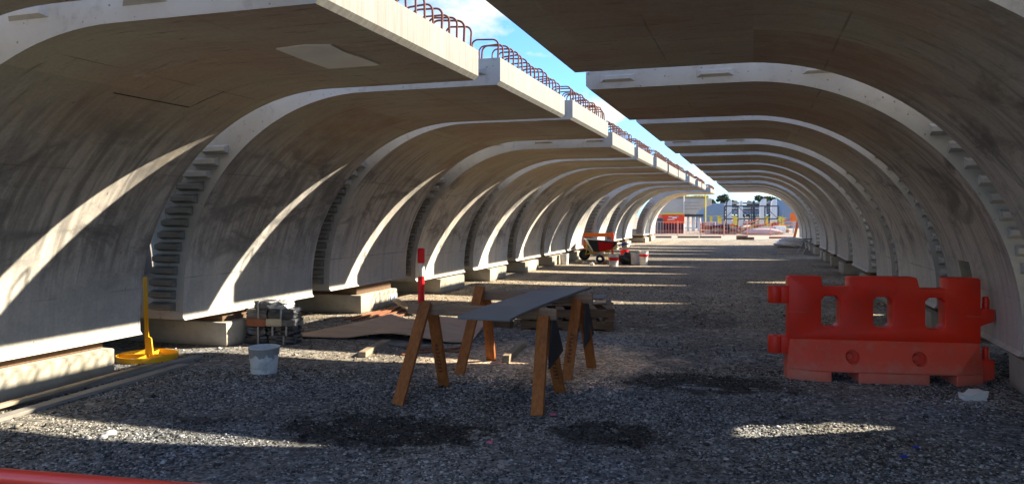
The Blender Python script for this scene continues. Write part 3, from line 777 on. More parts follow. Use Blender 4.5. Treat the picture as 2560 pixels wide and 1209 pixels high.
bucket(gz(660, 930), .142, .25, 'cement splashed white bucket in front of the black wrapped stack')
bucket(gz(1411, 661), .14, .34, 'white bucket beside the concrete blocks, left of the wheelbarrow', 'white')
bucket(gz(1534, 665), .15, .34, 'white bucket with red band in front of the wheelbarrow handles', 'white', .5)
bucket(gz(1609, 663), .14, .43, 'tall white bucket with a red label at the end of the clutter', 'white', .38)
bucket(gz(1588, 661), .145, .36, 'plain grey bucket between the black bag and the red labelled bucket', 'bucket', 0)
p = gz(1561, 645); bucket(p, .15, .3, 'red bucket behind the black bag', 'postred', 0, handle=False)

# ---------------------------------------------------------------- wrapped stack
def pack(loc, sx, sy, sz, mat, label, rz=0, straps=0, wrink=.012, strapmat='strap'):
    bm = nb(); box(bm, -sx/2, sx/2, -sy/2, sy/2, 0, sz)
    bmesh.ops.subdivide_edges(bm, edges=bm.edges[:], cuts=5, use_grid_fill=True)
    for v in bm.verts:
        n = Vector((v.co.x / sx * 2, v.co.y / sy * 2, (v.co.z - sz/2) / sz * 2))
        k = 1 - .035 * max(0, sum(abs(c) > .95 for c in n) - 1)
        v.co.x *= k; v.co.y *= k; v.co.z = sz/2 + (v.co.z - sz/2) * k
        if v.co.z > .01: v.co += Vector((random.uniform(-1, 1), random.uniform(-1, 1), random.uniform(-.6, .2))) * wrink
    o = done('wrapped_pack', bm, M[mat], None, loc, (0, 0, rz), smooth=20)
    tag(o, label, 'wrapped pack', 'packs in the black wrapped stack')
    for i in range(straps):
        x = (-.25 + .5 * i) * sx if straps > 1 else random.uniform(-.2, .2) * sx
        q = nb(); box(q, x - .010, x + .010, -sy/2 - wrink - .002, -sy/2 + .004, .02 * sz, sz * .95); box(q, x - .010, x + .010, -sy/2 - wrink, sy/2, sz * .95, sz * 1.0 + .004)
        done('strap', q, M[strapmat], o, bevel=0)
    return o
c0 = gz(672, 860); cx, cy = c0.x, c0.y + .12
rz = TH * 0.6
def pl_(u, vv=0): return (cx + u * math.cos(rz) - vv * math.sin(rz), cy + u * math.sin(rz) + vv * math.cos(rz))
def pk(u, w, z, h, mat, lab, st=0, vv=0, wr=.010, d=.26, tw=0): 
    x, y = pl_(u, vv); return pack((x, y, z), w, d, h, mat, lab, rz + tw, st, wr)
pk(-.17, .27, 0, .105, 'black', 'lowest black wrapped pack at the left of the stack', 1)
pk(.13, .32, 0, .105, 'black', 'lowest black wrapped pack at the right of the stack', 1)
pk(-.18, .25, .105, .10, 'black', 'black wrapped pack with a strap, under the red brown brick', 1)
pk(.12, .34, .105, .105, 'black', 'crumpled black wrapped pack under the tan brick', 2, wr=.02)
pk(-.18, .24, .205, .095, 'brickred', 'bare red brown brick in the left of the stack', 0, wr=.002)
pk(.04, .20, .21, .09, 'bricktan', 'bare tan brick in the middle of the stack', 0, wr=.002)
pk(.22, .16, .21, .09, 'wrapgrey', 'grey wrapped pack to the right of the tan brick', 0)
pk(-.17, .26, .30, .11, 'wrapgrey', 'grey wrapped pack with a pale strap above the red brown brick', 1)
pk(.12, .32, .30, .115, 'black', 'tilted dark wrapped pack below the clear film bag', 1, tw=.08)
pk(-.11, .18, .41, .095, 'wrapgrey', 'small wrapped pack at the top left of the stack', 1)
pk(.08, .24, .415, .085, 'clear', 'crumpled clear film bag on top of the stack', 0, wr=.028)

# ---------------------------------------------------------------- yellow stand
c = gz(369, 896, 0.0); rt = empty('yellow_stand', c, 0, 'yellow steel post on a round ring base beside the first girder', 'sign stand')
p = nb(); RO_ = .30; lathe(p, [(RO_, 0), (RO_, .055), (RO_ - .008, .055), (RO_ - .008, 0), (RO_, 0)], 40); done('ring', p, M['yellow'], rt, smooth=40)
for a in (R(20), R(110)):
    q = nb(); m = Matrix.Rotation(a, 4, 'Z'); box(q, -RO_ + .008, RO_ - .008, -.004 if a < 1 else -.0035, .004, .004 if a < 1 else .006, .05 if a < 1 else .048, m); done('spoke', q, M['yellow'], rt)
q = nb(); bar(q, (0, 0, .02), (-.035, .0, .86), .05, .012, up=Vector((0, 1, 0))); done('post', q, M['yellow'], rt, bevel=.002)
q = nb(); prism(q, [(0, .05), (.075, .05), (.05, .22), (0, .24)], [], -.007, .007); done('gusset', q, M['yellow'], rt)

# ---------------------------------------------------------------- loose timber on the ground
def plank(a, b, w, h, mat, label, name='plank', cat='plank', group='loose timber on the gravel', lift=0.0, endlift=0.0, roll=0):
    a = Vector(a); b = Vector(b); d = b - a; L = math.hypot(d.x, d.y); rzz = math.atan2(d.y, d.x)
    bm = nb(); box(bm, 0, L, -w/2, w/2, 0, h)
    bmesh.ops.subdivide_edges(bm, edges=[e for e in bm.edges if e.calc_length() > L * .9], cuts=6)
    k = random.uniform(-.006, .006)
    for v in bm.verts: v.co.z += k * math.sin(v.co.x / L * math.pi) * 0 + 0; v.co.y += k * math.sin(v.co.x / L * math.pi * 1.3)
    o = done(name, bm, M[mat], None, (a.x, a.y, lift), (roll, -math.atan2(endlift, L), rzz), bevel=.004, seg=1)
    return tag(o, label, cat, group)
plank(gz(-140, 1060), gz(492, 895), .10, .035, 'greywood', 'long grey board along the foot of the first concrete block, innermost', lift=0.0)
q1 = gz(-140, 1092) ; q2 = gz(462, 915)
plank(q1 + Vector((-.01, 0, 0)), q2, .11, .03, 'greywood', 'long grey board outermost of those along the first block')
plank(gz(-140, 1068) + Vector((0.02, 0, 0)), gz(380, 925) + Vector((-.03, 0, 0)), .07, .028, 'palewood', 'narrow pale board lying on top of the long grey boards', lift=.036)
plank(gz(905, 893), gz(965, 860), .085, .06, 'palewood', 'short pale timber offcut in front of the warped plywood', 'timber_offcut', 'timber offcut')
plank(gz(1264, 907), gz(1308, 866), .075, .075, 'palewood', 'square timber offcut lying between the sawhorse legs', 'timber_offcut', 'timber offcut')
plank(gz(1003, 888), gz(1172, 868), .05, .02, 'redwood', 'thin dark red batten in front of the plywood right end', 'batten', 'batten')
plank(gz(1040, 789), gz(988, 765), .12, .035, 'palewood', 'pale plank propped on the battens by the third girder block', endlift=.06, lift=.03)
for i, (a, b_) in enumerate((((862, 800), (985, 770)), ((880, 803), (1000, 771)), ((905, 804), (1015, 775)), ((925, 800), (985, 776)), ((960, 798), (1030, 783)))):
    plank(gz(*a), gz(*b_), .045, .022, 'redwood', ['longest reddish batten nearest the concrete block', 'second reddish batten from the concrete block', 'third reddish batten from the concrete block',
          'short reddish batten among the long ones', 'reddish batten beside the pale plank'][i], 'batten', 'batten', 'reddish battens by the third block', lift=.012 * (i % 2))
plank(gz(915, 848), gz(1035, 863), .32, .018, 'greyboard', 'grey sheet offcut tucked under the warped plywood', 'board', 'board', None)
plank(gz(1010, 868), gz(1150, 880), .10, .018, 'brownwood', 'dark board lying under the plywood right end', 'plank', 'plank')

# warped plywood
A, B, C_, D_ = [Vector(v) for v in ((-5.42, 8.05, 0), (-3.15, 8.30, 0), (-3.45, 9.75, 0), (-5.1, 9.55, 0))]
def ply_z(s, t):
    return .02 + .085 * max(0, math.sin((s - .28) * math.pi / .62)) ** 1.5 * (1 - .35 * t) * (1 if .28 < s < .9 else 0) + .10 * max(0, 1 - abs(s - .16) / .2) * t + .05 * s * t
bm = nb(); NX, NY = 30, 12; G = []; H = []
for i in range(NX + 1):
    for j in range(NY + 1):
        s, t = i / NX, j / NY
        q = (A * (1 - s) + B * s) * (1 - t) + (D_ * (1 - s) + C_ * s) * t
        q.y += .10 * math.sin(s * 7) * (1 - t) * .4
        z = ply_z(s, t); G.append(bm.verts.new((q.x, q.y, z + .012))); H.append(bm.verts.new((q.x, q.y, z)))
ix = lambda i, j: i * (NY + 1) + j
for i in range(NX):
    for j in range(NY):
        bm.faces.new((G[ix(i, j)], G[ix(i+1, j)], G[ix(i+1, j+1)], G[ix(i, j+1)])); bm.faces.new((H[ix(i, j)], H[ix(i, j+1)], H[ix(i+1, j+1)], H[ix(i+1, j)]))
for i in range(NX):
    for j in (0, NY): bm.faces.new((G[ix(i, j)], G[ix(i+1, j)], H[ix(i+1, j)], H[ix(i, j)]))
for j in range(NY):
    for i in (0, NX): bm.faces.new((G[ix(i, j)], G[ix(i, j+1)], H[ix(i, j+1)], H[ix(i, j)]))
tag(done('plywood_sheet', bm, M['ply'], None, smooth=50), 'warped brown plywood sheet lying on the gravel', 'plywood sheet')

# pallets with sheets
def pallet(loc, rz, z, label, mat='brownwood'):
    root = empty('pallet', (loc[0], loc[1], z), rz, label, 'pallet', 'stacked timber pallets behind the sawhorses')
    for y in (-.5, 0, .5):
        p = nb(); box(p, -.6, .6, y - .04, y + .04, .022, .112); done('bearer', p, M[mat], root, bevel=.003, seg=1)
    for k in range(6):
        x = -.55 + 1.1 * k / 5; p = nb(); w = .045 + .01 * random.random(); box(p, x - w, x + w, -.55, .55, .113, .135); done('deck_board', p, M[mat], root, bevel=.003, seg=1)
    for k in range(3):
        x = -.55 + 1.1 * k / 2; p = nb(); box(p, x - .05, x + .05, -.55, .55, 0, .021); done('bottom_board', p, M[mat], root, bevel=.003, seg=1)
    return root
for k, (x, y, rr) in enumerate(((-2.42, 10.25, .16), (-2.5, 10.3, .34))):
    pallet((x, y), rr, k * .137, ('lowest brown timber pallet of the loose stack behind the sawhorses', 'upper brown timber pallet of the loose stack behind the sawhorses')[k])
pallet((-3.15, 12.15), .1, 0, 'brown timber pallet under the grey sheets farther back')
for k, (x, y, z, sx, sy, rr, m, lab) in enumerate(((-3.25, 12.1, .137, .52, .40, .06, 'brownwood', 'brown timber sheet under the wide grey sheet on the pallet'),
        (-3.3, 12.1, .225, .56, .36, .02, 'greyboard', 'wide grey sheet on top of the pallet farther back'), (-2.52, 12.3, .160, .20, .30, .08, 'greyboard', 'small grey sheet at the right end of the pallet farther back'),
        (-2.35, 10.35, .274, .5, .12, .5, 'palewood', 'pale board lying across the loose pallet stack'), (-2.65, 10.15, .274, .45, .09, .1, 'brownwood', 'brown board lying across the loose pallet stack'))):
    bm = nb(); box(bm, -sx, sx, -sy, sy, 0, .022); tag(done('board', bm, M[m], None, (x, y, z), (0, 0, rr), bevel=.003), lab, 'board', 'sheets on the pallets')
bm = nb(); box(bm, -.5, .5, -.05, .05, 0, .064); tag(done('timber_offcut', bm, M['brownwood'], None, (-3.25, 12.05, .160), (0, 0, .05), bevel=.004), 'timber spacer between the sheets on the pallet farther back', 'timber offcut')
for k in range(5):
    plank((-1.90 + .02 * k, 9.85 + .07 * k, 0), (-2.15 + .05 * k, 10.4 + .05 * k, 0), .07, .03, 'palewood' if k % 2 else 'brownwood',
          f'{ORD[k]} short board from the bottom in the heap at the right of the pallets', 'plank', 'plank', 'short boards heaped by the pallets', lift=.02 + .045 * k, endlift=.09)
plank((-3.75, 9.9, 0), (-3.1, 9.72, 0), .1, .09, 'brownwood', 'dark timber block left of the pallet stack', 'timber_offcut', 'timber offcut')

# foam, scraps
bm = nb(); box(bm, -.09, .09, -.05, .05, 0, .075); bmesh.ops.subdivide_edges(bm, edges=bm.edges[:], cuts=3, use_grid_fill=True)
for v in bm.verts:
    v.co += Vector((random.uniform(-.012, .012), random.uniform(-.01, .01), random.uniform(-.01, .006) if v.co.z > .01 else 0))
    if v.co.x < -.04 and v.co.z > .05: v.co.z -= .025
tag(done('foam_block', bm, M['foam'], None, gz(2432, 998), (0, 0, .3), bevel=.004, smooth=40), 'broken white foam block on the gravel in front of the red barrier', 'foam block')
for px, py, m, lab in ((2290, 1123, 'bluep', 'blue plastic scrap on the gravel, nearer the red barrier'), (2258, 1146, 'bluep', 'blue plastic scrap on the gravel, nearer the camera'),
                       (1383, 1041, 'pink', 'pink tape scrap by the sawhorse leg'), (1224, 1110, 'pink', 'pink tape scrap between the two dark wet patches')):
    bm = nb(); box(bm, -.016, .016, -.012, .012, .012, .022); bmesh.ops.subdivide_edges(bm, edges=bm.edges[:], cuts=1)
    for v in bm.verts: v.co += Vector((random.uniform(-.006, .006), random.uniform(-.006, .006), random.uniform(-.003, .005)))
    tag(done('plastic_scrap', bm, M[m], None, gz(px, py), (0, 0, random.random())), lab, 'plastic scrap', 'small scraps on the gravel')
for px, py, s, lab in ((275, 1088, .05, 'pale flat stone chip at the shadow edge of the sunlit strip'), (258, 1094, .028, 'small white stone beside the pale flat chip'), (1945, 1068, .02, 'white stone near the small sunlit spot')):
    bm = nb(); bmesh.ops.create_icosphere(bm, subdivisions=2, radius=s)
    for v in bm.verts: v.co *= random.uniform(.75, 1.1); v.co.z *= .45
    tag(done('stone', bm, M['foam'], None, gz(px, py) + Vector((0, 0, s * .3)), smooth=30), lab, 'stone', 'pale stones on the gravel')

# ---------------------------------------------------------------- wheelbarrow and clutter
p0 = gz(1500, 650); rt = empty('wheelbarrow', p0, TH + .05, 'wheelbarrow with a red and dark blue tray and blue handle grips', 'wheelbarrow')
bm = nb()
for T_, z in (([(-.30, -.22), (.28, -.22), (.28, .22), (-.30, .22)], .36), ([(-.50, -.33), (.55, -.33), (.55, .33), (-.50, .33)], .66)):
    pass
lo = [(-.24, -.17, .30), (.26, -.19, .27), (.26, .19, .27), (-.24, .17, .30)]; hi = [(-.50, -.33, .72), (.56, -.33, .62), (.56, .33, .62), (-.50, .33, .72)]
l_ = [bm.verts.new(q) for q in lo]; h_ = [bm.verts.new(q) for q in hi]; bm.faces.new(l_)
for i in range(4): bm.faces.new((l_[i], l_[(i+1) % 4], h_[(i+1) % 4], h_[i]))
tr = done('tray', bm, M['darksteel'], rt, smooth=0); md = tr.modifiers.new('s', 'SOLIDIFY'); md.thickness = .012
q = nb(); A_, B_, C2, D2 = [Vector(v) for v in (lo[0], lo[1], hi[1], hi[0])]; nrm = (B_ - A_).cross(D2 - A_).normalized() * .010
if nrm.y > 0: nrm = -nrm
def sp(u, v): return (A_ * (1 - u) + B_ * u) * (1 - v) + (D2 * (1 - u) + C2 * u) * v
fr = [sp(u, v) + nrm for u, v in ((.36, .12), (1.0, .12), (.90, .88), (.36, .88))]; bk = [p_ - nrm * .6 for p_ in fr]
a_ = [q.verts.new(p_) for p_ in fr]; b2 = [q.verts.new(p_) for p_ in bk]; q.faces.new(a_); q.faces.new(b2[::-1])
for k in range(4): q.faces.new((a_[k], b2[k], b2[(k + 1) % 4], a_[(k + 1) % 4]))
done('side_panel', q, M['postred'], tr, smooth=0)
q = nb(); tube(q, [(-.50, -.335, .72), (.56, -.335, .62), (.56, .335, .62), (-.50, .335, .72), (-.50, -.335, .72)], .012, 6); done('rim', q, M['steel'], tr)
for s in (-1, 1):
    q = nb(); tube(q, [(-.52, s * .07, .20), (.35, s * .24, .36), (.62, s * .28, .50)], .019, 8); done('handle_bar', q, M['yellow'], rt)
    q = nb(); tube(q, [(.60, s * .278, .49), (.92, s * .30, .57)], .022, 8); done('grip', q, M['bluep'], rt)
    q = nb(); tube(q, [(.22, s * .21, .34), (.30, s * .24, .01), (.12, s * .22, .01), (.08, s * .18, .31)], .014, 6); done('stand_leg', q, M['yellow'], rt)
    q = nb(); tube(q, [(-.50, s * .075, .21), (-.40, s * .20, .66)], .013, 6); done('front_brace', q, M['yelprop'], rt)
q = nb(); lathe(q, [(.10, -.04), (.165, -.045), (.19, -.02), (.19, .02), (.165, .045), (.10, .04), (.10, -.04)], 24); q.transform(Matrix.Translation((-.53, 0, .19)) @ Matrix.Rotation(R(90), 4, 'X'))
wh = done('wheel', q, M['rubber'], rt, smooth=50)
q = nb(); lathe(q, [(.0, -.03), (.10, -.03), (.10, .03), (0, .03)], 16); q.transform(Matrix.Translation((-.53, 0, .19)) @ Matrix.Rotation(R(90), 4, 'X')); done('hub', q, M['darksteel'], wh)
q = nb(); lathe(q, [(.06, -.03), (.12, -.035), (.135, 0), (.12, .035), (.06, .03), (.06, -.03)], 20); q.transform(Matrix.Rotation(R(72), 4, 'X') @ Matrix.Rotation(R(20), 4, 'Y'))
tag(done('spare_wheel', q, M['rubber'], None, gz(1500, 658) + Vector((0, 0, .14))), 'small black rubber wheel leaning below the wheelbarrow tray', 'wheel')
# orange barricade behind it
pb = gz(1496, 640); ba = empty('orange_barricade', pb, TH, 'low orange plastic barricade standing behind the wheelbarrow', 'barricade')
for z0, z1 in ((.72, .86), (.42, .52)):
    q = nb(); box(q, -.58, .58, -.02, .02, z0, z1); done('rail', q, M['orange'], ba, bevel=.01)
for x in (-.55, .52):
    q = nb(); box(q, x - .04, x + .04, -.035, .035, 0, .88); done('post', q, M['dustred'], ba, bevel=.01)
    q = nb(); box(q, x - .07, x + .07, -.25, .25, 0.0, .05); done('foot', q, M['rubber'], ba, bevel=.01)
# black bag
def lump(name, loc, sx, sy, sz, mat, label, cat, amp=.25, seed=0, group=None, sub=4):
    bm = nb(); bmesh.ops.create_icosphere(bm, subdivisions=sub, radius=1)
    rnd = random.Random(seed); ph = [(rnd.uniform(1.5, 5), rnd.uniform(1.5, 5), rnd.uniform(1.5, 5), rnd.uniform(0, 6)) for _ in range(7)]
    for v in bm.verts:
        k = sum(math.sin(a * v.co.x + b * v.co.y + c * v.co.z + d) for a, b, c, d in ph) / 7
        k2 = abs(math.sin(5 * v.co.x + 7 * v.co.z + 3 * v.co.y))
        v.co *= 1 + amp * k - amp * .25 * k2
        v.co = Vector((v.co.x * sx, v.co.y * sy, max(0, (v.co.z + .75) * sz / 1.75)))
    return tag(done(name, bm, M[mat], None, loc, smooth=25), label, cat, group)
lump('rubbish_bag', gz(1566, 660), .26, .2, .36, 'black', 'black rubbish bag between the buckets', 'bag', .3, 3)
for k, (px, py, s, m) in enumerate(((1445, 657, .1, 'bricktan'), (1462, 660, .09, 'bricktan'), (1480, 663, .08, 'white'), (1495, 657, .1, 'foam'), (1512, 660, .07, 'brickred'))):
    lump('rubble_lump', gz(px, py), s, s * .8, s * 1.2, m, ['tan rubble lump nearest the white bucket', 'tan rubble lump under the wheelbarrow wheel', 'white rubble lump in front of the wheelbarrow',
         'pale rubble lump below the tray', 'reddish rubble lump below the handles'][k], 'rubble', .35, 20 + k, 'rubble lumps by the wheelbarrow', 2)

# ---------------------------------------------------------------- far right: tarpaulin heap, trestle, steel prop
lump('tarpaulin_heap', gz(1980, 618), .80, .55, .50, 'film', 'crumpled pale tarpaulin heap by the row behind the red barrier', 'tarpaulin', .5, 9)
tr_ = empty('trestle', gz(2022, 633), TH, 'small steel trestle beside the pale tarpaulin heap', 'trestle')
for s in (-1, 1):
    q = nb(); tube(q, [(-.35, s * .3, 0), (-.05, s * .3, .55), (.05, s * .3, .55), (.3, s * .3, 0)], .015, 6); done('leg_frame', q, M['steel'], tr_)
q = nb(); box(q, -.25, .25, -.4, .4, .565, .585); done('top_board', q, M['darksteel'], tr_)
a = at(2003, 47.0, 521); b = gz(1985, 597)
q = nb(); m_, L_ = frame_from(b, a); tube(q, [b, a], .085, 8); tag(done('raking_prop', q, M['propred'], None), 'leaning red oxide steel prop at the far end of the girders', 'prop')

# ================================================================ BEYOND THE TUNNEL
def fence_panel(a, b, label):
    root = empty('fence_panel', (a + b) / 2, math.atan2(b.y - a.y, b.x - a.x), label, 'fence', 'orange fence panels across the yard')
    L = (b - a).length - .06
    q = nb(); 
    for z in (.08, 1.05): tube(q, [(-L/2, 0, z), (L/2, 0, z)], .012, 6)
    done('rail', q, M['fence'], root)
    for x in (-L/2, L/2):
        q = nb(); tube(q, [(x, 0, 0), (x, 0, 1.12)], .018, 6); done('post', q, M['fence'], root)
    n = 7
    for i in range(n):
        x = -L/2 + L * (i + 1) / (n + 1); q = nb(); tube(q, [(x, 0, .08), (x, 0, 1.05)], .008, 5, cap=False); done('picket', q, M['pink_pale' if i % 2 else 'fence'], root)
    q = nb()
    for i in range(26):
        x = -L/2 + L * (i + .5) / 26; box(q, x - .004, x + .004, .031, .035, .03, .42)
    for z in (.05, .23, .41): box(q, -L/2, L/2, .0355, .039, z - .004, z + .004)
    done('net_strip', q, M['fence'], root, smooth=0)
fp = [at(px, 57.5) for px in (1636, 1694, 1752, 1810, 1868, 1926, 1988)]
for i in range(6): fence_panel(fp[i], fp[i + 1], f'{ORD[i]} orange fence panel across the yard, counting from the red cabinet')
def far_box(name, px0, px1, py0, py1, D, depth, mat, label, cat, z0=None, group=None, bev=.02):
    a, b = at(px0, D), at(px1, D); zt = EYE - (py0 - HZ) * D / F; zb = max(0, EYE - (py1 - HZ) * D / F) if z0 is None else z0
    w = (b - a).length; root = empty(name, ((a.x + b.x) / 2, (a.y + b.y) / 2, 0), TH, label, cat, group)
    q = nb(); box(q, -w/2, w/2, 0, depth, zb, zt); done('body', q, M[mat], root, bevel=bev)
    return root, w, zb, zt
# red cabinet
rt, w, zb, zt = far_box('site_cabinet', 1656, 1711, 536, 588, 64, 2.0, 'cabinet', 'red site cabinet with a yellow top behind the orange fence', 'cabinet', 0.85)
q = nb(); box(q, -w/2 + .05, w/2 - .05, .05, 1.95, 0, .845); done('plinth', q, M['maroon'], rt)
q = nb(); box(q, -w/2 + .12, w/2 - .02, -.02, 2.0, zt + .002, zt + .13); done('top_cover', q, M['yelprop'], rt)
for x, z, sx, sz, m in ((-.25, 1.42, .16, .03, 'white'), (.1, 1.36, .2, .05, 'white'), (.35, 1.45, .1, .05, 'bluegrey'), (-.2, 1.2, .3, .03, 'white'), (-.45, 1.1, .12, .06, 'orange')):
    q = nb(); box(q, x - sx, x + sx, -.012, -.002, z - sz, z + sz); done('sign_plate', q, M[m], rt)
for i in range(6):
    q = nb(); x = -w/2 + .15 + i * (w - .3) / 5; box(q, x - .03, x + .03, .0, .045, .02, .84); done('plinth_bar', q, M['maroon'], rt)
# black machine left of it
far_box('site_machine', 1645, 1658, 545, 588, 63, 1.2, 'darksteel', 'dark machine at the left of the red cabinet', 'machine')
# raised pale girder on white supports
D = 74; a, b = at(1640, D), at(1779, D); w = (b - a).length
rt = empty('raised_girder', ((a.x + b.x) / 2, (a.y + b.y) / 2, 0), TH, 'pale girder segment raised on white supports beyond the fence', 'bridge girder')
Z = lambda py: EYE - (py - HZ) * D / F
q = nb(); prism(q, [(-w/2, Z(535)), (w/2 - 1.6, Z(535)), (w/2 - .9, Z(521)), (w/2 - .15, Z(513)), (w/2, Z(512)), (w/2, Z(495)), (-w/2, Z(495))], [], 0, 3.5); done('body', q, M['palegrey'], rt, bevel=.03)
for py in (506, 514, 522):
    q = nb(); box(q, -w/2 + 2.6, w/2 - 1.2, -.02, -.004, Z(py) - .02, Z(py) + .02); done('seam', q, M['palewood'], rt)
q = nb(); box(q, -w/2 + 2.0, w/2 - .7, .3, 3.2, Z(542), Z(535) - .003); done('bearing_beam', q, M['darksteel'], rt)
for px in (1737, 1752, 1724):
    p = at(px, D); q = nb(); x = (p - Vector(rt.location)).dot(Vector((CS, SN, 0))); tube(q, [(x, .6, 0), (x, .6, Z(542))], .16 if px != 1724 else .12, 10); done('support_column', q, M['colwhite'], rt)
for px in (1708, 1762):
    p = at(px, D); x = (p - Vector(rt.location)).dot(Vector((CS, SN, 0))); q = nb(); tube(q, [(x, -.25, 0), (x, -.25, Z(487))], .055, 6); done('scaffold_pole', q, M['yelprop' if px > 1750 else 'colwhite'], rt)
q = nb(); box(q, -w/2 + 1, w/2 - .3, -.1, 3.4, Z(494.5), Z(492)); done('top_platform', q, M['palewood'], rt)
q = nb()
for i in range(12): x = -w/2 + 2 + i * .27; box(q, x, x + .18, .1, 2.5, Z(492) + .003, Z(492) + .06 + .1 * random.random())
o_ = done('timber_on_top', q, M['yelprop'], rt)
# blue grey sheds
for (p0_, p1_, t_, D_2, m, lab) in ((1764, 1812, 508, 92, 'bluegrey', 'blue grey shed wall at the right of the raised girder'), (1955, 2010, 500, 92, 'bluegrey', 'blue grey shed wall by the leaning red prop')):
    rt, w, zb, zt = far_box('site_shed', p0_, p1_, t_, 600, D_2, 5, m, lab, 'shed', 0.0)
    for i in range(10):
        x = -w/2 + (i + .5) * w / 10; q = nb(); box(q, x - .02, x + .02, -.03, -.001, .02, zt - .05); done('cladding_rib', q, M[m], rt)
# stacked beams behind the scaffold frame
D = 96
for k in range(9):
    pxs = (1812, 1958); a, b = at(pxs[0], D), at(pxs[1], D); w = (b - a).length * (1 - .04 * (k % 3)); z = .35 + k * .33
    q = nb(); box(q, -w/2, w/2, 0, 1.0, z, z + (.20 if k % 2 else .26)); 
    tag(done('stacked_beam', q, M[('bluegrey', 'palegrey', 'steel', 'darksteel', 'bluegrey', 'lilac', 'steel', 'maroon', 'palegrey')[k]], None, ((a.x + b.x) / 2, (a.y + b.y) / 2, 0), (0, 0, TH), bevel=.02),
        f'{ORD[k]} long beam from the ground in the stack behind the black frame', 'beam', 'stacked beams behind the black frame')
for k, px in enumerate((1818, 1885, 1952)):
    p = at(px, D - 1); q = nb(); box(q, -.12, .12, 0, .2, 0, 3.4); tag(done('rack_post', q, M['darksteel'], None, p, (0, 0, TH)), f'{ORD[k]} dark rack post, counting away from the raised girder', 'post', 'rack posts')
# white columns
for k, (px, py, wd) in enumerate(((1825, 500, .40), (1853, 502, .34), (1909, 497, .62), (1936, 498, .58))):
    D = 84; p = at(px, D); zt = EYE - (py - HZ) * D / F
    q = nb(); prism(q, [(-wd/2, 0), (wd/2, 0), (wd/2, zt), (wd * .2, zt + .02), (-wd * .15, zt - .08), (-wd * .38, zt - .3), (-wd/2, zt - .7)], [], 0, .5)
    tag(done('precast_column', q, M['colwhite'], None, p, (0, 0, TH), bevel=.02), f'{ORD[k]} tall white precast column with rounded shoulder, counting from the raised girder', 'column', 'white precast columns')
# black scaffold frame
D = 78; a, b = at(1811, D), at(1946, D); w = (b - a).length
rt = empty('scaffold_frame', ((a.x + b.x) / 2, (a.y + b.y) / 2, 0), TH, 'black steel scaffold frame in front of the white columns', 'scaffold')
Z = lambda py: EYE - (py - HZ) * D / F
zt, zb = Z(515), Z(547)
for z in (zt, zb):
    q = nb(); box(q, -w/2, w/2, -.05, .05, z - .06, z + .06); done('chord', q, M['darksteel'], rt)
for i in range(5):
    x = -w/2 + w * i / 4; q = nb(); box(q, x - .06, x + .06, -.045, .045, 0, zt - .061); done('upright', q, M['darksteel'], rt)
for i, s in ((0, 1), (1, 0), (2, 1), (3, 0)):
    if i == 2: continue
    x0_, x1_ = -w/2 + w * i / 4, -w/2 + w * (i + 1) / 4; q = nb(); bar(q, (x0_, .08, zb if s else zt), (x1_, .08, zt if s else zb), .05, .05); done('brace', q, M['darksteel'], rt)
# yellow props
for k, (px, py) in enumerate(((1778, 541), (1797, 540), (1801, 545), (1836, 540), (1840, 546), (1917, 543), (1950, 542), (1958, 545))):
    D = 70 + (k % 3); p = at(px, D); zt = EYE - (py - HZ) * D / F
    rt = empty('formwork_prop', p, TH, f'{ORD[k]} yellow formwork prop behind the fence, counting from the raised girder', 'prop', 'yellow formwork props')
    q = nb(); box(q, -.09, .09, -.09, .09, .03, zt); done('tube', q, M['yelprop'], rt); q = nb(); box(q, -.22, .22, -.2, .2, 0, .028); done('base_plate', q, M['yelprop'], rt)
    q = nb(); box(q, -.26, .26, -.16, .16, zt + .002, zt + .05); done('head_plate', q, M['yelprop'], rt)
    q = nb(); bar(q, (0, .1, zt * .6), (.7, .1, .02), .06, .06); done('stay', q, M['yelprop'], rt)
# bundles, crates, orange things behind the fence
rb = random.Random(5)
OB = ORD + 'fifteenth sixteenth seventeenth eighteenth nineteenth twentieth twenty-first twenty-second'.split()
BM = ['brickred', 'maroon', 'orange', 'redwood', 'lilac', 'darksteel', 'propred', 'pink_pale', 'bluegrey', 'palewood']
BN = {'brickred': 'brick red', 'maroon': 'dark maroon', 'orange': 'bright orange', 'redwood': 'reddish timber', 'lilac': 'lilac', 'darksteel': 'dark steel', 'propred': 'red oxide', 'pink_pale': 'pale pink', 'bluegrey': 'blue grey', 'palewood': 'pale timber'}
for k in range(22):
    px = 1765 + k * 9.4; D = 62 + rb.random() * 7; p = at(px, D); w_ = rb.uniform(.35, .9); h_ = rb.uniform(.35, 1.0); m = BM[(k * 7) % 10]
    rt = empty('material_bundle', p, TH + rb.uniform(-.3, .3), f'{OB[k]} bundle of materials behind the fence from the raised girder, with {BN[m]} layers', 'bundle', 'bundles of materials behind the fence')
    nl = 3
    for j in range(nl):
        q = nb(); z0 = j * h_ / nl
        for i in range(4):
            x = -w_/2 + w_ * i / 4; box(q, x, x + w_ / 4 * .86, -.4 + rb.uniform(-.06, .06), .4 + rb.uniform(-.06, .06), z0 + .01, z0 + h_ / nl * .9)
        done('layer', q, M[m if j != 1 else BM[(k * 3) % 10]], rt, smooth=0)
for k in range(14):
    px = 1840 + k * 7; D = 60.5 + (k % 4) * .6; p = at(px, D); q = nb(); an = rb.uniform(-.5, .5)
    bar(q, (0, 0, .3 + rb.random() * .5), (2.0 * math.cos(an), .3, .55 + rb.random() * .8), .05, .05)
    tag(done('steel_bar', q, M[('propred', 'orange', 'yelprop')[k % 3]], None, p, (0, 0, TH)), f'{ORD[k]} steel bar sticking out of the bundles from the raised girder, {("red", "orange", "yellow")[k % 3]}', 'bar', 'bars sticking out of the bundles')
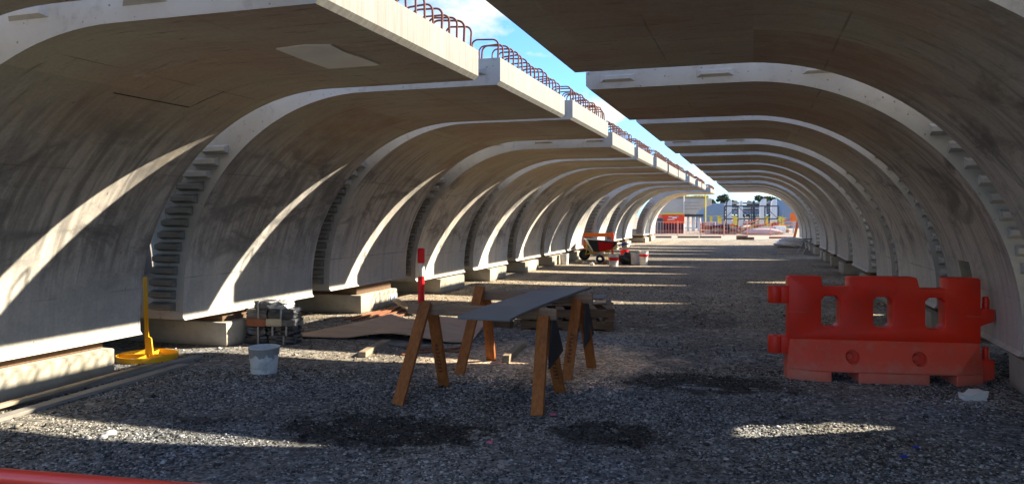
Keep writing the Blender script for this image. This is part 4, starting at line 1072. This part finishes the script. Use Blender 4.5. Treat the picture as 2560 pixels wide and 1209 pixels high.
# pale tarps / slab stack right
lump('tarpaulin_heap', at(1906, 58.9) + Vector((0, .6, 0)), 1.5, .5, .55, 'pink_pale', 'pale pinkish sheet heap behind the fence', 'tarpaulin', .25, 12, None, 3)
for k, (px0, px1, py, m) in enumerate(((1905, 1965, 567, 'lilac'), (1940, 1964, 565, 'white'))):
    far_box('wrapped_pallet', px0, px1 if k else 1936, py, 590, 60.2, .8, m, ('lilac wrapped pallet load behind the fence', 'white wrapped pallet load behind the fence')[k], 'pallet load', .1)
# orange lamp tower head
rt = empty('warning_sign', at(1984, 66), TH, 'orange warning sign on a post by the leaning prop', 'sign')
q = nb(); box(q, -.3, .3, -.03, .03, 1.0, 1.75); done('panel', q, M['orange'], rt); q = nb(); box(q, -.04, .04, .04, .1, 0, 1.5); done('post', q, M['steel'], rt)
# beams on the yard
for k, (px0, px1, py, m) in enumerate(((1640, 1678, 594.5, 'brownwood'), (1695, 1746, 594.5, 'brownwood'), (1750, 1802, 594.5, 'brownwood'), (1924, 1984, 596, 'propred'))):
    plank(gz(px0, py), gz(px1, py), .25, .12, m, ['brown timber beam on the yard nearest the girders with rebar loops', 'brown timber beam on the yard below the red cabinet', 'brown timber beam on the yard below the raised girder', 'red steel beam on the yard by the leaning prop'][k], 'yard_beam', 'beam', 'beams lying on the yard', lift=.004)
for px, py, s, lab in ((1855, 599, .32, 'dark block on the edge of the concrete yard, the larger one'), (1875, 599.5, .22, 'dark block on the edge of the concrete yard, the smaller one')):
    q = nb(); box(q, -s, s, -.15, .15, 0, s * .8); tag(done('yard_block', q, M['brownwood'], None, gz(px, py) + Vector((0, 0, .003)), (0, 0, TH), bevel=.01), lab, 'block')
# stored rebar cage seen through the gap in the loop row
rt = empty('rebar_cage', (-8.6, 40.0, 0), 0, 'red reinforcement cage seen through the wide gap in the row with rebar loops', 'rebar cage')
for z in (.15, .5, .9, 1.3, 1.7, 2.1):
    q = nb(); tube(q, [(-1.2, -1.6, z), (1.2, -1.6, z), (1.2, 1.6, z), (-1.2, 1.6, z), (-1.2, -1.6, z)], .035, 5); done('hoop', q, M['propred'], rt)
for x, y in [(s * 1.2, -1.6 + .4 * k) for s in (-1, 1) for k in range(9)]:
    q = nb(); tube(q, [(x * .98, y, 0), (x * .98, y, 2.3)], .03, 5); done('bar', q, M['propred'], rt)

# ---------------------------------------------------------------- trees
def tree(p, h, r, mat, label, seed, n=4200, lean=0):
    rg = np.random.RandomState(seed); root = empty('tree', p, 0, label, 'tree', 'trees beyond the yard')
    q = nb(); base = h * .42
    tube(q, [(0, 0, 0), (.05 * r, 0, base * .6), (lean * .3, .05, base), (lean * .6, 0, h * .8)], [.16, .13, .10, .04], 8)
    cl = []
    for k in range(11):
        a = rg.uniform(0, 6.28); rr = r * rg.uniform(.15, .8); z = h * rg.uniform(.42, .92); c = (rr * math.cos(a) + lean * z / h, rr * math.sin(a), z); cl.append((c, r * rg.uniform(.28, .5)))
        tube(q, [(lean * .3, .0, base * rg.uniform(.6, 1.1)), (c[0] * .6, c[1] * .6, (z + base) / 2), c], [.06, .04, .015], 5)
    done('trunk', q, M['bark'], root)
    V = []; SH = []
    for c, cr_ in cl:
        m = n // len(cl); d = rg.normal(size=(m, 3)); d /= np.linalg.norm(d, axis=1)[:, None]; d *= (cr_ * rg.uniform(.35, 1.08, m) ** .6)[:, None]; d[:, 2] *= .75
        pc = np.array(c) + d; t1 = rg.normal(size=(m, 3)); t1 /= np.linalg.norm(t1, axis=1)[:, None]; t2 = np.cross(t1, rg.normal(size=(m, 3))); t2 /= np.linalg.norm(t2, axis=1)[:, None]
        s = rg.uniform(.10, .22, m)[:, None] * (r / 2.2)
        V.append(np.stack([pc - t1 * s, pc + t2 * s * .6, pc + t1 * s, pc - t2 * s * .6], 1)); SH.append(np.repeat(np.clip(rg.uniform(.2, .7) + rg.uniform(-.2, .2, m), 0, 1), 4))
    V = np.concatenate(V).reshape(-1, 3); SH = np.concatenate(SH); nf = len(V) // 4
    me = bpy.data.meshes.new('crown'); me.vertices.add(len(V)); me.vertices.foreach_set('co', V.ravel()); me.loops.add(nf * 4); me.loops.foreach_set('vertex_index', np.arange(nf * 4))
    me.polygons.add(nf); me.polygons.foreach_set('loop_start', np.arange(nf) * 4); me.polygons.foreach_set('loop_total', np.full(nf, 4)); me.update()
    at_ = me.attributes.new('shade', 'FLOAT', 'POINT'); at_.data.foreach_set('value', SH.astype(np.float32)); me.validate()
    link('crown', me, mat, root)
for k, (px, py, w_, D, mt) in enumerate(((1787, 489, 22, 150, 'leaf'), (1809, 482, 30, 150, 'leaf'), (1836, 499, 22, 160, 'leaf'), (1848, 506, 18, 160, 'leaf2'), (1872, 503, 26, 165, 'leaf2'), (1887, 502, 22, 165, 'leaf'),
                                         (1913, 490, 34, 150, 'leaf'), (1940, 493, 36, 155, 'leaf'), (1966, 500, 30, 150, 'leaf2'), (1770, 497, 24, 155, 'leaf2'), (1860, 512, 24, 170, 'leaf'), (1990, 500, 30, 150, 'leaf'))):
    h = EYE - (py - HZ) * D / F
    tree(at(px, D), h, w_ / 2 * D / F * 1.5, M[mt], f'{ORD[k]} tree of the skyline in the list from tallest left to right' if False else
         ['dark tree just right of the raised girder top', 'tallest dark tree beside the raised girder', 'dark tree behind the first white column', 'small green tree between the first two white columns',
          'low green tree in the middle of the skyline', 'round dark tree in the middle of the skyline', 'broad dark tree behind the third white column', 'broad dark tree behind the fourth white column',
          'green tree above the shed by the leaning prop', 'green tree partly hidden by the raised girder', 'low dark tree behind the second white column', 'dark tree hidden behind the far end of the girders'][k], 100 + k)

# ---------------------------------------------------------------- loose stones on the near gravel
def stones():
    rg = np.random.RandomState(3)
    def scatter(n, d0, d1, s0, s1):
        d = np.sqrt(rg.uniform(d0 ** 2, d1 ** 2, n)); u = rg.uniform(-.72, .72, n); l = u * d
        return np.stack([l * CS - d * SN, l * SN + d * CS], 1), rg.uniform(s0, s1, n) * rg.choice([.7, 1, 1, 1.35], n)
    P1, S1 = scatter(105000, 3.6, 7.5, .0034, .0085); P2, S2 = scatter(75000, 7.0, 18.0, .005, .0105)
    P = np.concatenate([P1, P2]); s = np.concatenate([S1, S2]); keep = (P[:, 0] > -6.6) & (P[:, 0] < 2.6); P, s = P[keep], s[keep]; n = len(P)
    def fn(p, sc, sd):
        r2 = np.random.RandomState(sd); v = np.zeros(len(p))
        for k in range(14):
            a = r2.normal(size=2) * sc; v += np.sin(p @ a + r2.uniform(0, 6.28))
        return v / 14 ** .5
    dens = np.clip(.72 + .34 * fn(P, 2.2, 1) + .22 * fn(P, 7.0, 2), .12, 1); big = rg.uniform(0, 1, n) > .988
    sc = gz(1400, 900); e = ((P[:, 0] - sc.x) / 1.35) ** 2 + ((P[:, 1] - sc.y - .1) / 1.1) ** 2 + .35 * fn(P, 3, 5); dens = np.where(e < 1, dens * .16, dens)
    dens = np.where((P[:, 1] > 9) , dens * .7, dens)
    keep = rg.uniform(0, 1, n) < dens; s = np.where(big, s * 2.1, s); P, s = P[keep], s[keep]; n = len(P)
    cube = np.array([[x, y, z] for x in (-1, 1) for y in (-1, 1) for z in (-1, 1)], float)
    V = cube[None] * rg.uniform(.55, 1.15, (n, 8, 3)) * np.array([1.25, .95, .7])
    q = rg.normal(size=(n, 4)); q /= np.linalg.norm(q, axis=1)[:, None]; w, x, y, z = q.T
    RM = np.stack([1-2*(y*y+z*z), 2*(x*y-z*w), 2*(x*z+y*w), 2*(x*y+z*w), 1-2*(x*x+z*z), 2*(y*z-x*w), 2*(x*z-y*w), 2*(y*z+x*w), 1-2*(x*x+y*y)], 1).reshape(n, 3, 3)
    V = np.einsum('nij,nkj->nki', RM, V) * s[:, None, None]
    V[:, :, 2] *= .55
    V[:, :, :2] += P[:, None]; V[:, :, 2] += (s * rg.uniform(-.25, .45, n))[:, None]
    fq = np.array([(0, 1, 3, 2), (4, 6, 7, 5), (0, 4, 5, 1), (2, 3, 7, 6), (0, 2, 6, 4), (1, 5, 7, 3)])
    LI = (fq[None] + 8 * np.arange(n)[:, None, None]).ravel(); nf = n * 6
    me = bpy.data.meshes.new('gravel_stones'); me.vertices.add(n * 8); me.vertices.foreach_set('co', V.ravel()); me.loops.add(nf * 4); me.loops.foreach_set('vertex_index', LI)
    me.polygons.add(nf); me.polygons.foreach_set('loop_start', np.arange(nf) * 4); me.polygons.foreach_set('loop_total', np.full(nf, 4)); me.update()
    a = me.attributes.new('shade', 'FLOAT', 'POINT'); a.data.foreach_set('value', np.repeat(rg.uniform(0, 1, n), 8).astype(np.float32))
    tag(link('gravel_stones', me, M['stone']), 'loose dark crushed stones covering the near ground', None, kind='stuff')
stones()
